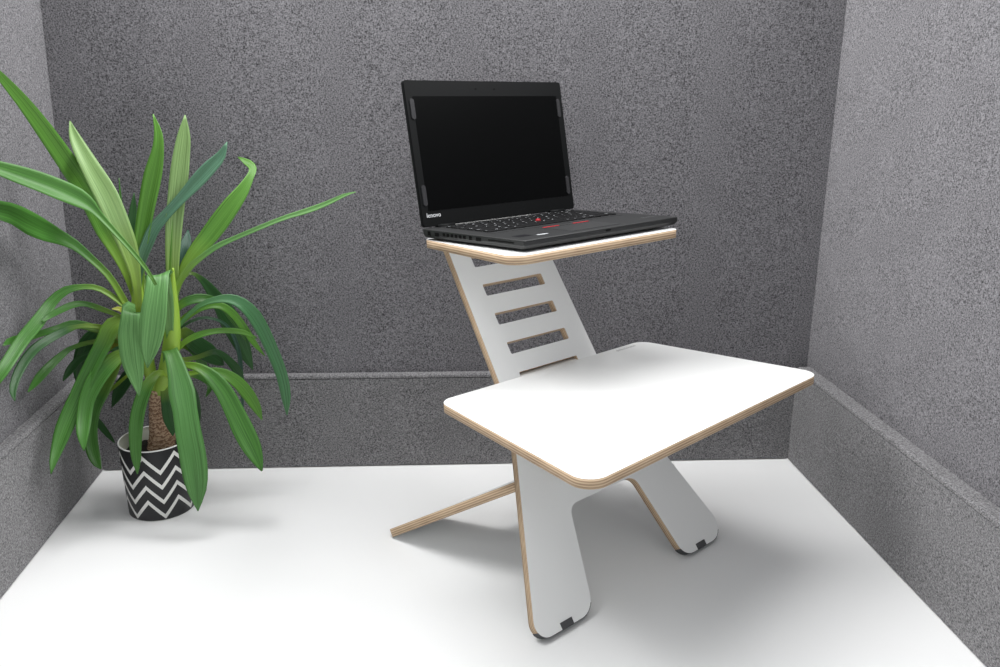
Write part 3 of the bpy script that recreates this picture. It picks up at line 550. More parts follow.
 ('mid',0.18,[[161.8,-140.0,287.6,0.19,0.62,0.76,8.4],[150.3,-140.4,290.9,0.03,0.59,0.81,9.7],[134.9,-140.7,293.3,-0.23,0.51,0.83,12.1],[122.6,-140.9,287.6,-0.53,0.35,0.77,15.8],[112.2,-141.2,274.6,-0.73,0.18,0.66,20.9],[102.6,-141.6,260.1,-0.82,0.08,0.56,25.1],[93.5,-142.2,245.1,-0.86,0.03,0.52,27.1],[85.3,-143.0,230.1,-0.87,0.0,0.49,28.0],[78.4,-144.1,217.8,-0.88,-0.02,0.47,27.6],[72.7,-145.6,207.5,-0.9,-0.06,0.43,25.9],[68.0,-147.6,196.7,-0.92,-0.11,0.37,24.4],[64.1,-150.0,184.7,-0.94,-0.18,0.3,23.6],[61.4,-153.2,172.8,-0.94,-0.24,0.22,23.0],[60.6,-157.3,161.8,-0.94,-0.3,0.15,22.2],[61.3,-162.1,151.4,-0.93,-0.35,0.09,21.4],[62.8,-167.3,141.9,-0.92,-0.39,0.04,21.1],[64.9,-172.8,133.2,-0.91,-0.42,-0.01,21.4],[67.8,-178.4,125.3,-0.89,-0.46,-0.06,21.1],[71.4,-183.8,118.3,-0.86,-0.49,-0.11,19.4],[75.5,-188.9,112.1,-0.83,-0.53,-0.17,16.5],[79.6,-193.4,107.4,-0.8,-0.56,-0.22,12.4],[83.7,-197.2,104.0,-0.77,-0.58,-0.26,6.3],[86.8,-200.0,101.9,-0.75,-0.6,-0.29,1.6]]),
 ('dark',0.18,[[124.8,-130.0,247.8,-0.54,0.36,0.76,5.2],[117.1,-127.7,241.2,-0.54,0.36,0.76,5.6],[106.4,-125.5,232.1,-0.52,0.37,0.77,6.1],[94.6,-123.2,222.6,-0.47,0.41,0.78,6.7],[83.4,-120.9,214.9,-0.4,0.45,0.8,7.2],[71.0,-118.6,209.1,-0.37,0.47,0.8,7.7],[58.7,-116.4,203.8,-0.46,0.41,0.78,8.3],[48.9,-114.1,197.9,-0.7,0.22,0.68,8.7],[43.7,-111.8,190.3,-0.92,-0.1,0.39,8.7],[42.3,-109.5,181.2,-0.92,-0.38,0.05,9.1],[43.1,-107.3,171.8,-0.84,-0.51,-0.16,9.6],[44.1,-105.0,163.2,-0.77,-0.57,-0.28,10.2],[45.4,-102.7,155.7,-0.71,-0.61,-0.35,10.8],[47.6,-100.5,148.9,-0.66,-0.63,-0.4,11.6],[50.1,-98.2,142.3,-0.64,-0.64,-0.43,12.1],[52.3,-95.9,135.6,-0.63,-0.64,-0.43,12.0],[54.6,-93.6,128.8,-0.63,-0.64,-0.44,11.4],[56.8,-91.4,122.2,-0.62,-0.65,-0.44,10.4],[58.9,-89.1,115.9,-0.61,-0.65,-0.45,9.2],[60.8,-86.8,110.1,-0.6,-0.65,-0.46,7.6],[62.7,-84.5,104.6,-0.58,-0.66,-0.48,5.4],[64.2,-82.3,99.6,-0.56,-0.67,-0.49,3.3],[64.9,-80.0,95.9,-0.53,-0.67,-0.51,1.8]]),
 ('dark',0.18,[[163.7,-130.0,260.2,0.57,0.62,0.55,8.4],[160.3,-127.7,261.2,0.53,0.62,0.57,9.2],[155.8,-125.5,263.1,0.47,0.63,0.62,10.2],[150.8,-123.2,264.7,0.32,0.64,0.7,11.6],[145.7,-120.9,265.0,0.06,0.61,0.79,13.6],[140.9,-118.6,262.8,-0.26,0.51,0.82,15.6],[136.0,-116.4,258.5,-0.5,0.38,0.78,17.4],[131.0,-114.1,252.9,-0.63,0.29,0.72,19.5],[126.1,-111.8,247.0,-0.67,0.26,0.7,21.6],[121.2,-109.5,241.4,-0.68,0.25,0.69,23.2],[116.4,-107.3,236.0,-0.68,0.25,0.69,24.2],[111.7,-105.0,230.5,-0.7,0.24,0.68,24.9],[107.1,-102.7,224.9,-0.71,0.22,0.66,25.1],[102.6,-100.5,219.3,-0.74,0.2,0.65,24.9],[98.4,-98.2,213.7,-0.76,0.18,0.63,24.1],[94.4,-95.9,208.1,-0.78,0.16,0.61,22.9],[90.5,-93.6,202.4,-0.79,0.14,0.59,21.3],[86.7,-91.4,196.7,-0.81,0.12,0.58,19.2],[82.9,-89.1,191.0,-0.82,0.1,0.56,16.5],[79.0,-86.8,184.6,-0.83,0.09,0.55,12.7],[75.0,-84.5,178.1,-0.83,0.09,0.55,8.4],[71.5,-82.3,172.4,-0.82,0.11,0.56,4.5],[68.7,-80.0,168.0,-0.8,0.13,0.58,1.8]]),
 ('front',0.12,[[173.9,-150.0,290.8,0.89,0.43,0.12,8.0],[173.6,-154.5,308.4,0.87,0.46,0.17,10.5],[173.0,-160.8,331.4,0.83,0.5,0.24,14.1],[171.9,-168.4,349.2,0.75,0.56,0.36,18.3],[169.8,-176.5,363.9,0.58,0.62,0.52,23.7],[168.9,-184.6,374.5,0.18,0.64,0.75,29.5],[169.9,-192.1,380.3,-0.54,0.36,0.76,37.2],[171.3,-198.3,382.3,-0.9,-0.01,0.44,34.7],[172.2,-203.0,381.6,-0.95,-0.18,0.24,29.3],[172.9,-206.8,378.2,-0.96,-0.24,0.16,29.5],[173.0,-209.9,372.5,-0.96,-0.26,0.15,30.5],[172.1,-212.5,363.9,-0.95,-0.26,0.14,32.5],[171.1,-214.7,354.2,-0.95,-0.28,0.11,34.4],[170.9,-216.7,345.2,-0.95,-0.31,0.08,35.5],[171.2,-218.7,336.2,-0.94,-0.33,0.04,36.2],[171.7,-220.7,326.5,-0.94,-0.35,0.02,36.1],[172.3,-222.6,315.8,-0.93,-0.37,-0.0,35.4],[173.0,-224.3,305.0,-0.92,-0.38,-0.02,33.6],[174.1,-225.8,295.1,-0.92,-0.39,-0.04,30.5],[175.5,-227.1,285.2,-0.92,-0.39,-0.04,26.0],[176.5,-228.3,273.2,-0.92,-0.39,-0.03,19.3],[177.2,-229.2,258.0,-0.92,-0.38,-0.02,9.3],[177.7,-230.0,246.7,-0.93,-0.38,-0.02,1.5]]),
 ('front',0.12,[[213.6,-160.0,320.5,0.96,0.29,-0.05,9.5],[215.8,-163.5,343.3,0.95,0.31,-0.02,13.7],[218.4,-168.3,373.4,0.94,0.34,0.03,19.4],[219.2,-174.0,397.8,0.91,0.39,0.11,24.3],[218.3,-180.2,419.0,0.87,0.45,0.22,29.0],[217.9,-186.6,434.1,0.8,0.5,0.32,32.4],[218.9,-192.8,441.0,0.81,0.5,0.3,44.0],[220.1,-198.3,442.7,0.91,0.4,0.11,39.6],[220.9,-203.2,441.9,0.96,0.29,-0.07,33.1],[221.9,-207.9,438.1,0.96,0.24,-0.13,32.8],[222.3,-212.5,432.7,0.96,0.23,-0.15,32.9],[222.1,-216.9,425.6,0.96,0.22,-0.17,33.2],[221.4,-221.0,417.2,0.96,0.21,-0.18,34.0],[220.4,-224.7,407.6,0.96,0.2,-0.19,35.6],[218.9,-228.1,396.8,0.96,0.2,-0.19,37.8],[217.3,-230.9,385.6,0.96,0.2,-0.19,38.8],[215.5,-233.2,374.1,0.96,0.19,-0.2,38.7],[213.5,-235.0,362.3,0.96,0.19,-0.21,37.5],[211.1,-236.5,350.7,0.96,0.18,-0.21,35.4],[208.4,-237.6,338.8,0.96,0.18,-0.21,31.9],[205.7,-238.5,325.6,0.96,0.19,-0.2,24.3],[202.7,-239.3,310.0,0.96,0.2,-0.2,11.5],[200.6,-240.0,298.6,0.96,0.2,-0.19,1.5]]),
 ('bluetw',0.3,[[167.2,-150.0,362.4,0.93,0.37,0.03,11.0],[166.1,-149.0,383.1,0.94,0.34,-0.02,12.3],[165.6,-147.7,409.6,0.95,0.29,-0.1,13.8],[168.6,-146.3,429.3,0.95,0.23,-0.2,14.7],[173.7,-144.6,446.2,0.94,0.17,-0.29,15.3],[178.7,-142.8,460.8,0.92,0.13,-0.36,16.5],[183.9,-140.9,473.0,0.91,0.09,-0.41,18.1],[189.7,-138.9,485.3,0.89,0.06,-0.46,19.0],[195.9,-136.7,498.1,0.86,0.01,-0.52,19.2],[203.5,-134.5,510.2,0.81,-0.04,-0.58,18.8],[213.2,-132.3,521.1,0.77,-0.08,-0.64,17.2],[223.9,-130.0,532.0,0.74,-0.11,-0.67,15.9],[235.3,-127.5,543.7,0.73,-0.12,-0.68,16.1],[246.9,-124.7,555.4,0.73,-0.12,-0.68,17.2],[257.8,-121.7,566.5,0.73,-0.11,-0.68,19.2],[268.2,-118.6,577.3,0.73,-0.11,-0.67,21.6],[278.3,-115.3,587.8,0.73,-0.11,-0.67,22.8],[288.1,-112.2,598.0,0.73,-0.11,-0.67,22.9],[297.2,-109.1,607.4,0.75,-0.1,-0.65,21.6],[305.8,-106.3,615.8,0.79,-0.07,-0.61,19.1],[313.0,-103.8,624.9,0.84,-0.02,-0.54,14.7],[318.7,-101.6,636.5,0.89,0.02,-0.46,7.5],[322.4,-100.0,645.4,0.92,0.06,-0.39,1.6]]),
 ('pale',0.18,[[215.9,-150.0,308.3,0.96,0.27,-0.08,14.4],[217.0,-147.3,331.3,0.96,0.27,-0.08,14.6],[218.9,-144.5,363.6,0.96,0.27,-0.08,15.0],[220.6,-141.8,392.7,0.96,0.27,-0.08,16.2],[222.0,-139.1,418.1,0.96,0.26,-0.09,18.4],[223.5,-136.4,442.2,0.96,0.26,-0.1,20.8],[225.3,-133.6,464.7,0.96,0.25,-0.12,22.9],[227.6,-130.9,485.9,0.96,0.24,-0.14,24.7],[229.9,-128.2,505.3,0.96,0.23,-0.16,26.2],[232.2,-125.5,522.6,0.96,0.22,-0.17,27.1],[234.6,-122.7,537.9,0.96,0.21,-0.18,27.5],[236.8,-120.0,552.1,0.96,0.21,-0.19,27.9],[238.8,-117.3,565.5,0.96,0.21,-0.19,28.7],[240.8,-114.5,578.1,0.96,0.21,-0.19,29.4],[242.8,-111.8,590.7,0.96,0.21,-0.19,29.3],[244.8,-109.1,603.6,0.96,0.2,-0.19,28.5],[246.8,-106.4,616.5,0.96,0.2,-0.2,27.1],[248.8,-103.6,629.0,0.96,0.2,-0.2,25.5],[250.9,-100.9,641.2,0.96,0.21,-0.19,23.9],[252.7,-98.2,653.3,0.96,0.21,-0.17,21.1],[254.1,-95.5,665.9,0.96,0.22,-0.15,15.4],[255.3,-92.7,678.9,0.96,0.23,-0.14,7.4],[255.8,-90.0,688.0,0.96,0.24,-0.12,1.5]]),
 ('bright',0.18,[[210.9,-150.0,308.4,0.96,0.29,-0.06,8.0],[211.6,-148.9,324.5,0.96,0.28,-0.06,7.9],[212.6,-147.6,347.6,0.96,0.28,-0.06,7.8],[213.7,-146.0,372.2,0.96,0.28,-0.07,7.8],[214.8,-144.2,393.4,0.96,0.27,-0.08,8.0],[215.9,-142.3,412.8,0.96,0.27,-0.08,8.3],[217.1,-140.2,431.5,0.96,0.27,-0.09,8.8],[218.2,-138.1,448.8,0.96,0.26,-0.1,9.2],[219.3,-136.0,464.4,0.96,0.26,-0.1,9.7],[220.3,-133.9,478.3,0.96,0.25,-0.11,10.2],[221.3,-131.9,491.2,0.96,0.25,-0.13,10.7],[222.5,-130.0,503.6,0.96,0.24,-0.14,10.9],[223.8,-128.1,515.6,0.96,0.23,-0.15,10.7],[225.3,-126.1,526.8,0.96,0.22,-0.17,10.3],[226.8,-124.0,537.5,0.96,0.21,-0.19,9.7],[228.3,-121.9,547.4,0.96,0.21,-0.2,9.1],[229.9,-119.8,556.5,0.96,0.2,-0.22,8.4],[231.6,-117.7,565.0,0.95,0.19,-0.23,7.5],[233.3,-115.8,573.4,0.95,0.19,-0.23,6.6],[235.1,-114.0,582.6,0.95,0.19,-0.23,5.4],[237.2,-112.4,592.8,0.95,0.19,-0.23,3.9],[239.2,-111.1,602.1,0.95,0.19,-0.23,2.5],[240.5,-110.0,608.5,0.95,0.19,-0.23,1.5]]),
 ('bright',0.18,[[213.3,-150.0,299.3,0.96,0.29,-0.05,8.0],[214.0,-146.8,330.6,0.96,0.25,-0.11,9.4],[216.8,-142.7,368.6,0.96,0.2,-0.19,11.1],[223.6,-138.0,398.2,0.95,0.12,-0.3,12.4],[232.8,-132.6,423.7,0.91,0.05,-0.41,14.4],[244.4,-126.8,444.4,0.87,-0.02,-0.5,18.3],[256.3,-120.7,460.8,0.83,-0.07,-0.56,22.6],[265.8,-114.3,472.3,0.8,-0.09,-0.59,26.3],[274.9,-108.0,482.4,0.8,-0.1,-0.59,29.3],[285.3,-101.7,495.5,0.8,-0.1,-0.59,31.5],[296.0,-95.7,509.5,0.81,-0.09,-0.58,32.6],[307.0,-90.0,524.3,0.81,-0.09,-0.57,31.7],[317.6,-84.3,538.7,0.82,-0.08,-0.56,29.4],[327.2,-78.3,551.3,0.84,-0.07,-0.54,25.7],[335.4,-72.0,562.8,0.86,-0.04,-0.51,21.3],[341.6,-65.7,573.9,0.89,-0.01,-0.46,16.6],[346.1,-59.3,583.6,0.93,0.04,-0.37,13.1],[349.2,-53.2,590.6,0.97,0.12,-0.2,12.6],[349.6,-47.4,596.1,0.97,0.25,0.07,13.0],[346.0,-42.0,601.0,0.86,0.36,0.37,14.0],[339.6,-37.3,605.5,0.71,0.42,0.57,13.5],[330.0,-33.2,610.9,0.6,0.44,0.67,7.7],[321.6,-30.0,615.1,0.53,0.45,0.72,1.7]]),
 ('thin',0.18,[[212.6,-150.0,308.4,0.96,0.27,-0.08,8.0],[215.5,-149.0,345.2,0.96,0.22,-0.16,8.7],[220.6,-148.0,383.5,0.95,0.15,-0.26,9.6],[228.3,-146.8,405.0,0.92,0.06,-0.39,10.6],[237.7,-145.5,422.1,0.85,-0.04,-0.52,11.3],[248.8,-144.0,437.0,0.77,-0.13,-0.62,11.4],[259.8,-142.2,448.4,0.69,-0.19,-0.69,10.9],[270.8,-140.3,456.7,0.63,-0.24,-0.74,9.9],[282.7,-138.2,465.5,0.57,-0.28,-0.77,9.7],[295.7,-135.7,474.2,0.52,-0.31,-0.8,9.8],[309.5,-133.0,481.2,0.47,-0.33,-0.82,9.1],[325.8,-130.0,488.0,0.43,-0.35,-0.83,8.2],[348.5,-126.4,497.3,0.41,-0.36,-0.84,8.1],[372.4,-122.1,506.8,0.39,-0.36,-0.84,8.2],[394.7,-117.2,515.5,0.38,-0.37,-0.85,8.1],[417.5,-111.9,523.2,0.37,-0.37,-0.85,8.5],[441.6,-106.5,529.7,0.37,-0.37,-0.85,9.7],[461.5,-101.0,535.8,0.39,-0.37,-0.84,9.8],[477.0,-95.8,541.4,0.42,-0.36,-0.84,8.8],[493.1,-90.8,548.2,0.42,-0.35,-0.83,7.6],[508.6,-86.5,555.2,0.4,-0.36,-0.84,6.2],[520.9,-82.8,558.9,0.35,-0.38,-0.86,3.7],[529.2,-80.0,560.5,0.3,-0.39,-0.87,1.4]]),
 ('mid',0.18,[[212.6,-150.0,308.4,0.92,0.37,0.09,8.0],[210.8,-149.1,323.3,0.94,0.33,0.0,7.9],[209.3,-148.3,342.5,0.96,0.23,-0.14,7.8],[211.1,-147.3,354.0,0.93,0.08,-0.35,8.2],[215.7,-146.3,359.6,0.85,-0.06,-0.53,8.9],[220.9,-145.1,364.7,0.77,-0.15,-0.62,9.9],[226.0,-143.6,371.1,0.71,-0.21,-0.68,11.9],[231.7,-141.8,377.0,0.62,-0.27,-0.74,14.2],[239.1,-139.6,381.3,0.5,-0.35,-0.79,15.7],[247.8,-136.9,384.3,0.37,-0.41,-0.83,16.4],[256.2,-133.8,385.6,0.26,-0.46,-0.85,16.7],[264.1,-130.0,385.3,0.15,-0.5,-0.85,16.3],[271.5,-125.3,383.3,0.04,-0.53,-0.85,15.5],[278.2,-119.4,379.5,-0.09,-0.55,-0.83,14.3],[284.3,-112.6,374.1,-0.25,-0.57,-0.78,12.7],[289.8,-105.3,366.1,-0.41,-0.57,-0.71,12.0],[294.9,-97.6,355.3,-0.54,-0.56,-0.63,13.1],[299.5,-89.9,343.2,-0.63,-0.54,-0.56,13.7],[303.7,-82.4,330.5,-0.69,-0.52,-0.51,12.4],[307.4,-75.4,317.3,-0.74,-0.5,-0.46,10.0],[310.5,-69.1,304.9,-0.77,-0.48,-0.42,7.4],[313.3,-63.9,292.5,-0.8,-0.46,-0.38,4.1],[315.1,-60.0,283.7,-0.81,-0.45,-0.36,1.7]]),
 ('dark',0.1,[[217.7,-130.0,350.8,0.96,0.23,-0.13,6.4],[219.7,-127.3,370.7,0.96,0.19,-0.19,6.4],[223.1,-123.7,395.1,0.95,0.12,-0.3,6.4],[228.3,-119.4,410.2,0.9,0.02,-0.44,6.5],[234.6,-114.7,420.1,0.77,-0.13,-0.62,6.5],[239.7,-109.5,424.5,0.52,-0.31,-0.79,6.5],[244.1,-104.2,423.7,0.15,-0.47,-0.87,6.4],[249.0,-98.8,419.5,-0.2,-0.55,-0.81,7.6],[254.8,-93.5,411.7,-0.44,-0.56,-0.71,10.8],[260.1,-88.5,402.8,-0.57,-0.54,-0.62,14.1],[264.2,-84.0,393.8,-0.65,-0.53,-0.55,17.0],[268.4,-80.0,383.9,-0.69,-0.51,-0.5,20.2],[273.4,-76.4,372.9,-0.73,-0.5,-0.47,24.0],[278.7,-72.9,360.5,-0.76,-0.49,-0.44,28.0],[284.4,-69.6,346.2,-0.78,-0.47,-0.41,32.6],[290.4,-66.4,330.3,-0.81,-0.46,-0.37,36.9],[296.0,-63.3,313.5,-0.83,-0.45,-0.34,37.0],[301.2,-60.5,295.6,-0.84,-0.44,-0.32,33.6],[305.9,-57.9,279.0,-0.85,-0.43,-0.31,29.3],[309.9,-55.5,263.8,-0.85,-0.43,-0.3,24.1],[313.7,-53.4,249.6,-0.85,-0.43,-0.3,17.7],[317.9,-51.5,235.5,-0.85,-0.43,-0.31,8.8],[320.9,-50.0,225.3,-0.84,-0.44,-0.31,1.8]]),
 ('bright',0.18,[[209.0,-150.0,290.3,0.96,0.23,-0.14,8.0],[210.7,-149.0,303.6,0.96,0.18,-0.21,8.6],[213.6,-147.7,321.0,0.94,0.11,-0.31,9.3],[217.9,-146.3,332.9,0.89,-0.0,-0.45,10.1],[223.4,-144.6,340.8,0.81,-0.12,-0.58,11.0],[230.5,-142.8,348.1,0.71,-0.21,-0.67,11.5],[240.0,-140.9,356.2,0.62,-0.28,-0.73,11.7],[250.2,-138.9,363.3,0.54,-0.34,-0.77,11.6],[259.4,-136.7,368.2,0.44,-0.39,-0.81,11.6],[267.9,-134.5,371.1,0.33,-0.44,-0.83,11.6],[276.3,-132.3,372.6,0.2,-0.49,-0.85,11.8],[284.8,-130.0,373.0,0.04,-0.53,-0.85,12.6],[293.0,-127.5,371.4,-0.14,-0.56,-0.81,13.3],[300.4,-124.7,366.8,-0.33,-0.57,-0.75,13.5],[307.4,-121.7,359.8,-0.49,-0.56,-0.67,13.4],[314.0,-118.6,350.8,-0.61,-0.54,-0.58,13.3],[320.1,-115.3,339.5,-0.68,-0.52,-0.52,13.5],[325.9,-112.2,327.3,-0.72,-0.5,-0.48,13.4],[331.5,-109.1,315.0,-0.73,-0.5,-0.47,12.6],[336.8,-106.3,302.4,-0.73,-0.5,-0.47,11.3],[343.1,-103.8,290.4,-0.71,-0.51,-0.49,8.8],[350.7,-101.6,278.1,-0.68,-0.52,-0.51,4.8],[356.4,-100.0,269.4,-0.67,-0.53,-0.53,1.7]]),
 ('blue',0.18,[[211.6,-150.0,299.3,0.94,0.1,-0.31,6.4],[218.1,-148.9,319.3,0.91,0.01,-0.42,6.3],[228.9,-147.6,343.3,0.83,-0.1,-0.55,6.5],[245.3,-146.0,361.6,0.7,-0.22,-0.68,7.2],[262.8,-144.2,375.6,0.55,-0.33,-0.77,8.3],[276.8,-142.3,382.2,0.39,-0.41,-0.82,9.8],[289.3,-140.2,384.9,0.23,-0.47,-0.85,11.7],[300.9,-138.1,386.3,0.08,-0.52,-0.85,14.1],[311.7,-136.0,385.3,-0.09,-0.55,-0.83,16.7],[322.0,-133.9,381.7,-0.28,-0.56,-0.78,19.2],[331.8,-131.9,375.1,-0.46,-0.56,-0.69,21.5],[341.0,-130.0,365.1,-0.61,-0.53,-0.59,23.4],[349.5,-128.1,352.4,-0.71,-0.49,-0.5,24.6],[356.6,-126.1,337.4,-0.78,-0.46,-0.42,24.1],[363.3,-124.0,320.0,-0.83,-0.43,-0.36,23.1],[370.2,-121.9,299.4,-0.85,-0.41,-0.32,22.3],[376.7,-119.8,277.6,-0.88,-0.39,-0.28,21.6],[382.5,-117.7,256.9,-0.9,-0.36,-0.24,21.0],[387.1,-115.8,236.3,-0.93,-0.33,-0.18,20.1],[389.7,-114.0,215.0,-0.95,-0.28,-0.11,19.4],[390.8,-112.4,194.4,-0.97,-0.24,-0.05,16.9],[390.5,-111.1,173.6,-0.98,-0.2,0.0,9.1],[389.7,-110.0,158.0,-0.98,-0.17,0.04,1.7]]),
 ('bright',0.18,[[209.7,-150.0,281.2,0.9,-0.0,-0.43,6.5],[211.7,-149.5,285.5,0.88,-0.03,-0.46,6.9],[214.7,-149.1,291.6,0.85,-0.09,-0.52,7.5],[218.8,-148.5,297.9,0.79,-0.16,-0.59,8.1],[224.0,-147.9,303.6,0.71,-0.23,-0.66,8.7],[230.3,-147.3,309.4,0.63,-0.3,-0.72,9.3],[237.1,-146.5,314.5,0.55,-0.35,-0.76,9.8],[244.1,-145.5,318.6,0.47,-0.4,-0.79,10.5],[251.6,-144.4,321.8,0.39,-0.44,-0.81,11.2],[259.2,-143.2,324.3,0.33,-0.46,-0.82,11.7],[266.8,-141.7,326.3,0.28,-0.48,-0.83,11.6],[274.5,-140.0,327.6,0.24,-0.5,-0.83,11.0],[282.1,-137.9,328.3,0.19,-0.51,-0.84,10.3],[289.9,-135.4,328.4,0.15,-0.53,-0.84,10.0],[298.0,-132.4,327.6,0.11,-0.54,-0.84,10.1],[306.0,-129.3,326.4,0.08,-0.55,-0.83,10.3],[313.0,-126.0,324.8,0.04,-0.55,-0.83,10.2],[318.8,-122.7,322.9,-0.01,-0.56,-0.83,10.0],[324.2,-119.5,320.6,-0.08,-0.57,-0.82,9.5],[329.7,-116.6,317.8,-0.16,-0.58,-0.8,8.4],[336.2,-113.9,313.9,-0.23,-0.59,-0.78,6.2],[342.7,-111.7,309.7,-0.27,-0.59,-0.76,3.6],[347.2,-110.0,306.6,-0.29,-0.59,-0.76,1.7]]),
 ('dark',0.1,[[210.1,-140.0,314.2,0.8,-0.13,-0.58,9.9],[211.8,-136.4,315.7,0.77,-0.17,-0.61,11.8],[214.7,-132.7,318.5,0.71,-0.23,-0.67,14.6],[218.3,-129.1,321.2,0.56,-0.33,-0.76,17.9],[221.8,-125.5,322.2,0.29,-0.47,-0.83,21.3],[224.8,-121.8,320.2,-0.06,-0.58,-0.81,23.9],[227.7,-118.2,315.6,-0.33,-0.6,-0.72,25.7],[230.7,-114.5,309.5,-0.46,-0.6,-0.66,27.6],[233.9,-110.9,303.0,-0.48,-0.6,-0.64,29.5],[237.3,-107.3,297.1,-0.45,-0.6,-0.66,31.1],[241.3,-103.6,291.5,-0.42,-0.61,-0.68,32.3],[245.5,-100.0,285.8,-0.4,-0.61,-0.69,33.3],[249.8,-96.4,280.2,-0.38,-0.61,-0.69,33.7],[253.6,-92.7,274.9,-0.37,-0.61,-0.7,33.5],[256.9,-89.1,270.0,-0.35,-0.61,-0.71,32.2],[259.8,-85.5,265.5,-0.33,-0.61,-0.72,30.0],[262.5,-81.8,261.2,-0.31,-0.61,-0.73,27.1],[264.8,-78.2,257.2,-0.28,-0.61,-0.74,23.9],[266.9,-74.5,253.4,-0.24,-0.61,-0.75,20.5],[268.7,-70.9,249.9,-0.18,-0.61,-0.77,16.3],[270.2,-67.3,246.7,-0.1,-0.6,-0.79,11.7],[271.2,-63.6,243.9,0.01,-0.59,-0.81,7.7],[271.7,-60.0,241.5,0.13,-0.56,-0.82,4.6]]),
 ('bluedk',0.2,[[218.8,-140.0,332.2,0.54,-0.35,-0.77,5.0],[228.3,-136.7,337.3,0.5,-0.37,-0.79,5.0],[242.0,-132.3,344.5,0.42,-0.41,-0.81,5.0],[255.4,-127.2,349.1,0.29,-0.46,-0.84,5.1],[266.5,-121.3,348.3,0.12,-0.52,-0.84,5.1],[277.1,-115.1,344.1,-0.06,-0.56,-0.82,5.0],[286.1,-108.6,338.0,-0.25,-0.58,-0.77,5.1],[292.4,-102.1,330.4,-0.44,-0.58,-0.69,5.5],[296.3,-95.8,321.1,-0.61,-0.55,-0.57,6.0],[299.0,-89.9,310.6,-0.74,-0.5,-0.45,6.6],[301.4,-84.6,299.3,-0.83,-0.45,-0.34,7.0],[303.0,-80.0,287.1,-0.88,-0.4,-0.24,7.3],[304.0,-76.0,274.4,-0.92,-0.35,-0.16,7.6],[304.3,-72.3,261.7,-0.95,-0.31,-0.09,7.7],[303.8,-68.8,248.9,-0.96,-0.27,-0.03,7.8],[302.8,-65.6,235.9,-0.97,-0.25,0.0,7.8],[301.8,-62.6,222.7,-0.97,-0.23,0.02,7.8],[300.7,-59.9,209.1,-0.97,-0.23,0.03,7.7],[299.5,-57.4,195.4,-0.97,-0.22,0.04,7.6],[298.4,-55.2,181.7,-0.97,-0.22,0.04,6.9],[297.4,-53.2,166.4,-0.97,-0.22,0.04,5.2],[296.4,-51.5,151.5,-0.97,-0.22,0.04,3.2],[295.6,-50.0,140.9,-0.97,-0.22,0.04,1.8]]),
 ('mid',0.18,[[205.7,-160.0,262.9,0.49,-0.4,-0.77,8.5],[212.6,-161.5,268.0,0.4,-0.45,-0.8,9.1],[221.6,-163.4,274.0,0.26,-0.51,-0.82,10.1],[229.2,-165.5,277.0,0.08,-0.57,-0.82,10.7],[236.8,-167.9,278.1,-0.1,-0.61,-0.79,11.3],[245.6,-170.5,278.0,-0.24,-0.62,-0.74,12.7],[255.5,-173.3,276.5,-0.37,-0.62,-0.69,14.8],[265.5,-176.4,272.8,-0.48,-0.61,-0.63,17.6],[275.8,-179.6,266.9,-0.58,-0.59,-0.56,21.4],[285.6,-182.9,258.7,-0.67,-0.56,-0.49,24.7],[294.8,-186.4,248.1,-0.74,-0.53,-0.42,26.9],[303.4,-190.0,235.8,-0.79,-0.5,-0.36,28.7],[311.1,-194.0,222.0,-0.82,-0.47,-0.31,30.3],[318.2,-198.5,207.4,-0.84,-0.46,-0.28,31.6],[325.3,-203.5,193.2,-0.85,-0.45,-0.27,33.3],[332.1,-208.8,179.2,-0.86,-0.44,-0.27,34.8],[338.8,-214.2,166.8,-0.86,-0.44,-0.26,34.8],[345.2,-219.5,155.6,-0.86,-0.44,-0.26,33.4],[350.9,-224.7,145.5,-0.86,-0.44,-0.25,30.3],[355.8,-229.4,136.6,-0.87,-0.43,-0.24,25.4],[360.3,-233.7,127.9,-0.87,-0.42,-0.24,19.2],[364.6,-237.3,117.9,-0.88,-0.42,-0.23,10.3],[367.7,-240.0,110.6,-0.88,-0.41,-0.22,3.2]]),
 ('bright',0.18,[[204.0,-150.0,259.3,-0.13,-0.62,-0.77,6.7],[210.6,-149.5,257.8,-0.1,-0.62,-0.78,7.1],[220.2,-148.8,255.7,-0.05,-0.61,-0.79,7.7],[230.2,-148.0,254.4,0.03,-0.59,-0.81,8.4],[239.7,-147.1,255.0,0.1,-0.57,-0.81,8.8],[249.5,-146.1,256.9,0.12,-0.57,-0.81,9.1],[259.1,-145.1,258.3,0.08,-0.58,-0.81,9.8],[268.3,-144.1,258.0,0.0,-0.59,-0.8,11.4],[277.3,-143.0,256.8,-0.1,-0.61,-0.79,13.7],[285.9,-142.0,254.4,-0.21,-0.62,-0.76,16.0],[294.1,-140.9,250.5,-0.33,-0.62,-0.71,17.9],[301.8,-140.0,245.2,-0.43,-0.61,-0.66,19.8],[309.1,-139.1,238.7,-0.52,-0.6,-0.61,21.2],[315.7,-138.0,231.2,-0.6,-0.58,-0.55,22.1],[321.8,-137.0,222.4,-0.66,-0.55,-0.5,22.5],[327.3,-135.9,212.9,-0.71,-0.54,-0.46,22.4],[332.1,-134.9,203.9,-0.74,-0.52,-0.43,21.5],[336.1,-133.9,195.3,-0.77,-0.5,-0.4,19.9],[339.5,-132.9,186.9,-0.8,-0.48,-0.36,17.6],[342.5,-132.0,178.8,-0.82,-0.46,-0.33,14.7],[345.1,-131.2,170.6,-0.84,-0.45,-0.31,10.2],[347.3,-130.5,162.9,-0.85,-0.44,-0.29,5.2],[348.8,-130.0,157.5,-0.86,-0.43,-0.28,1.7]]),
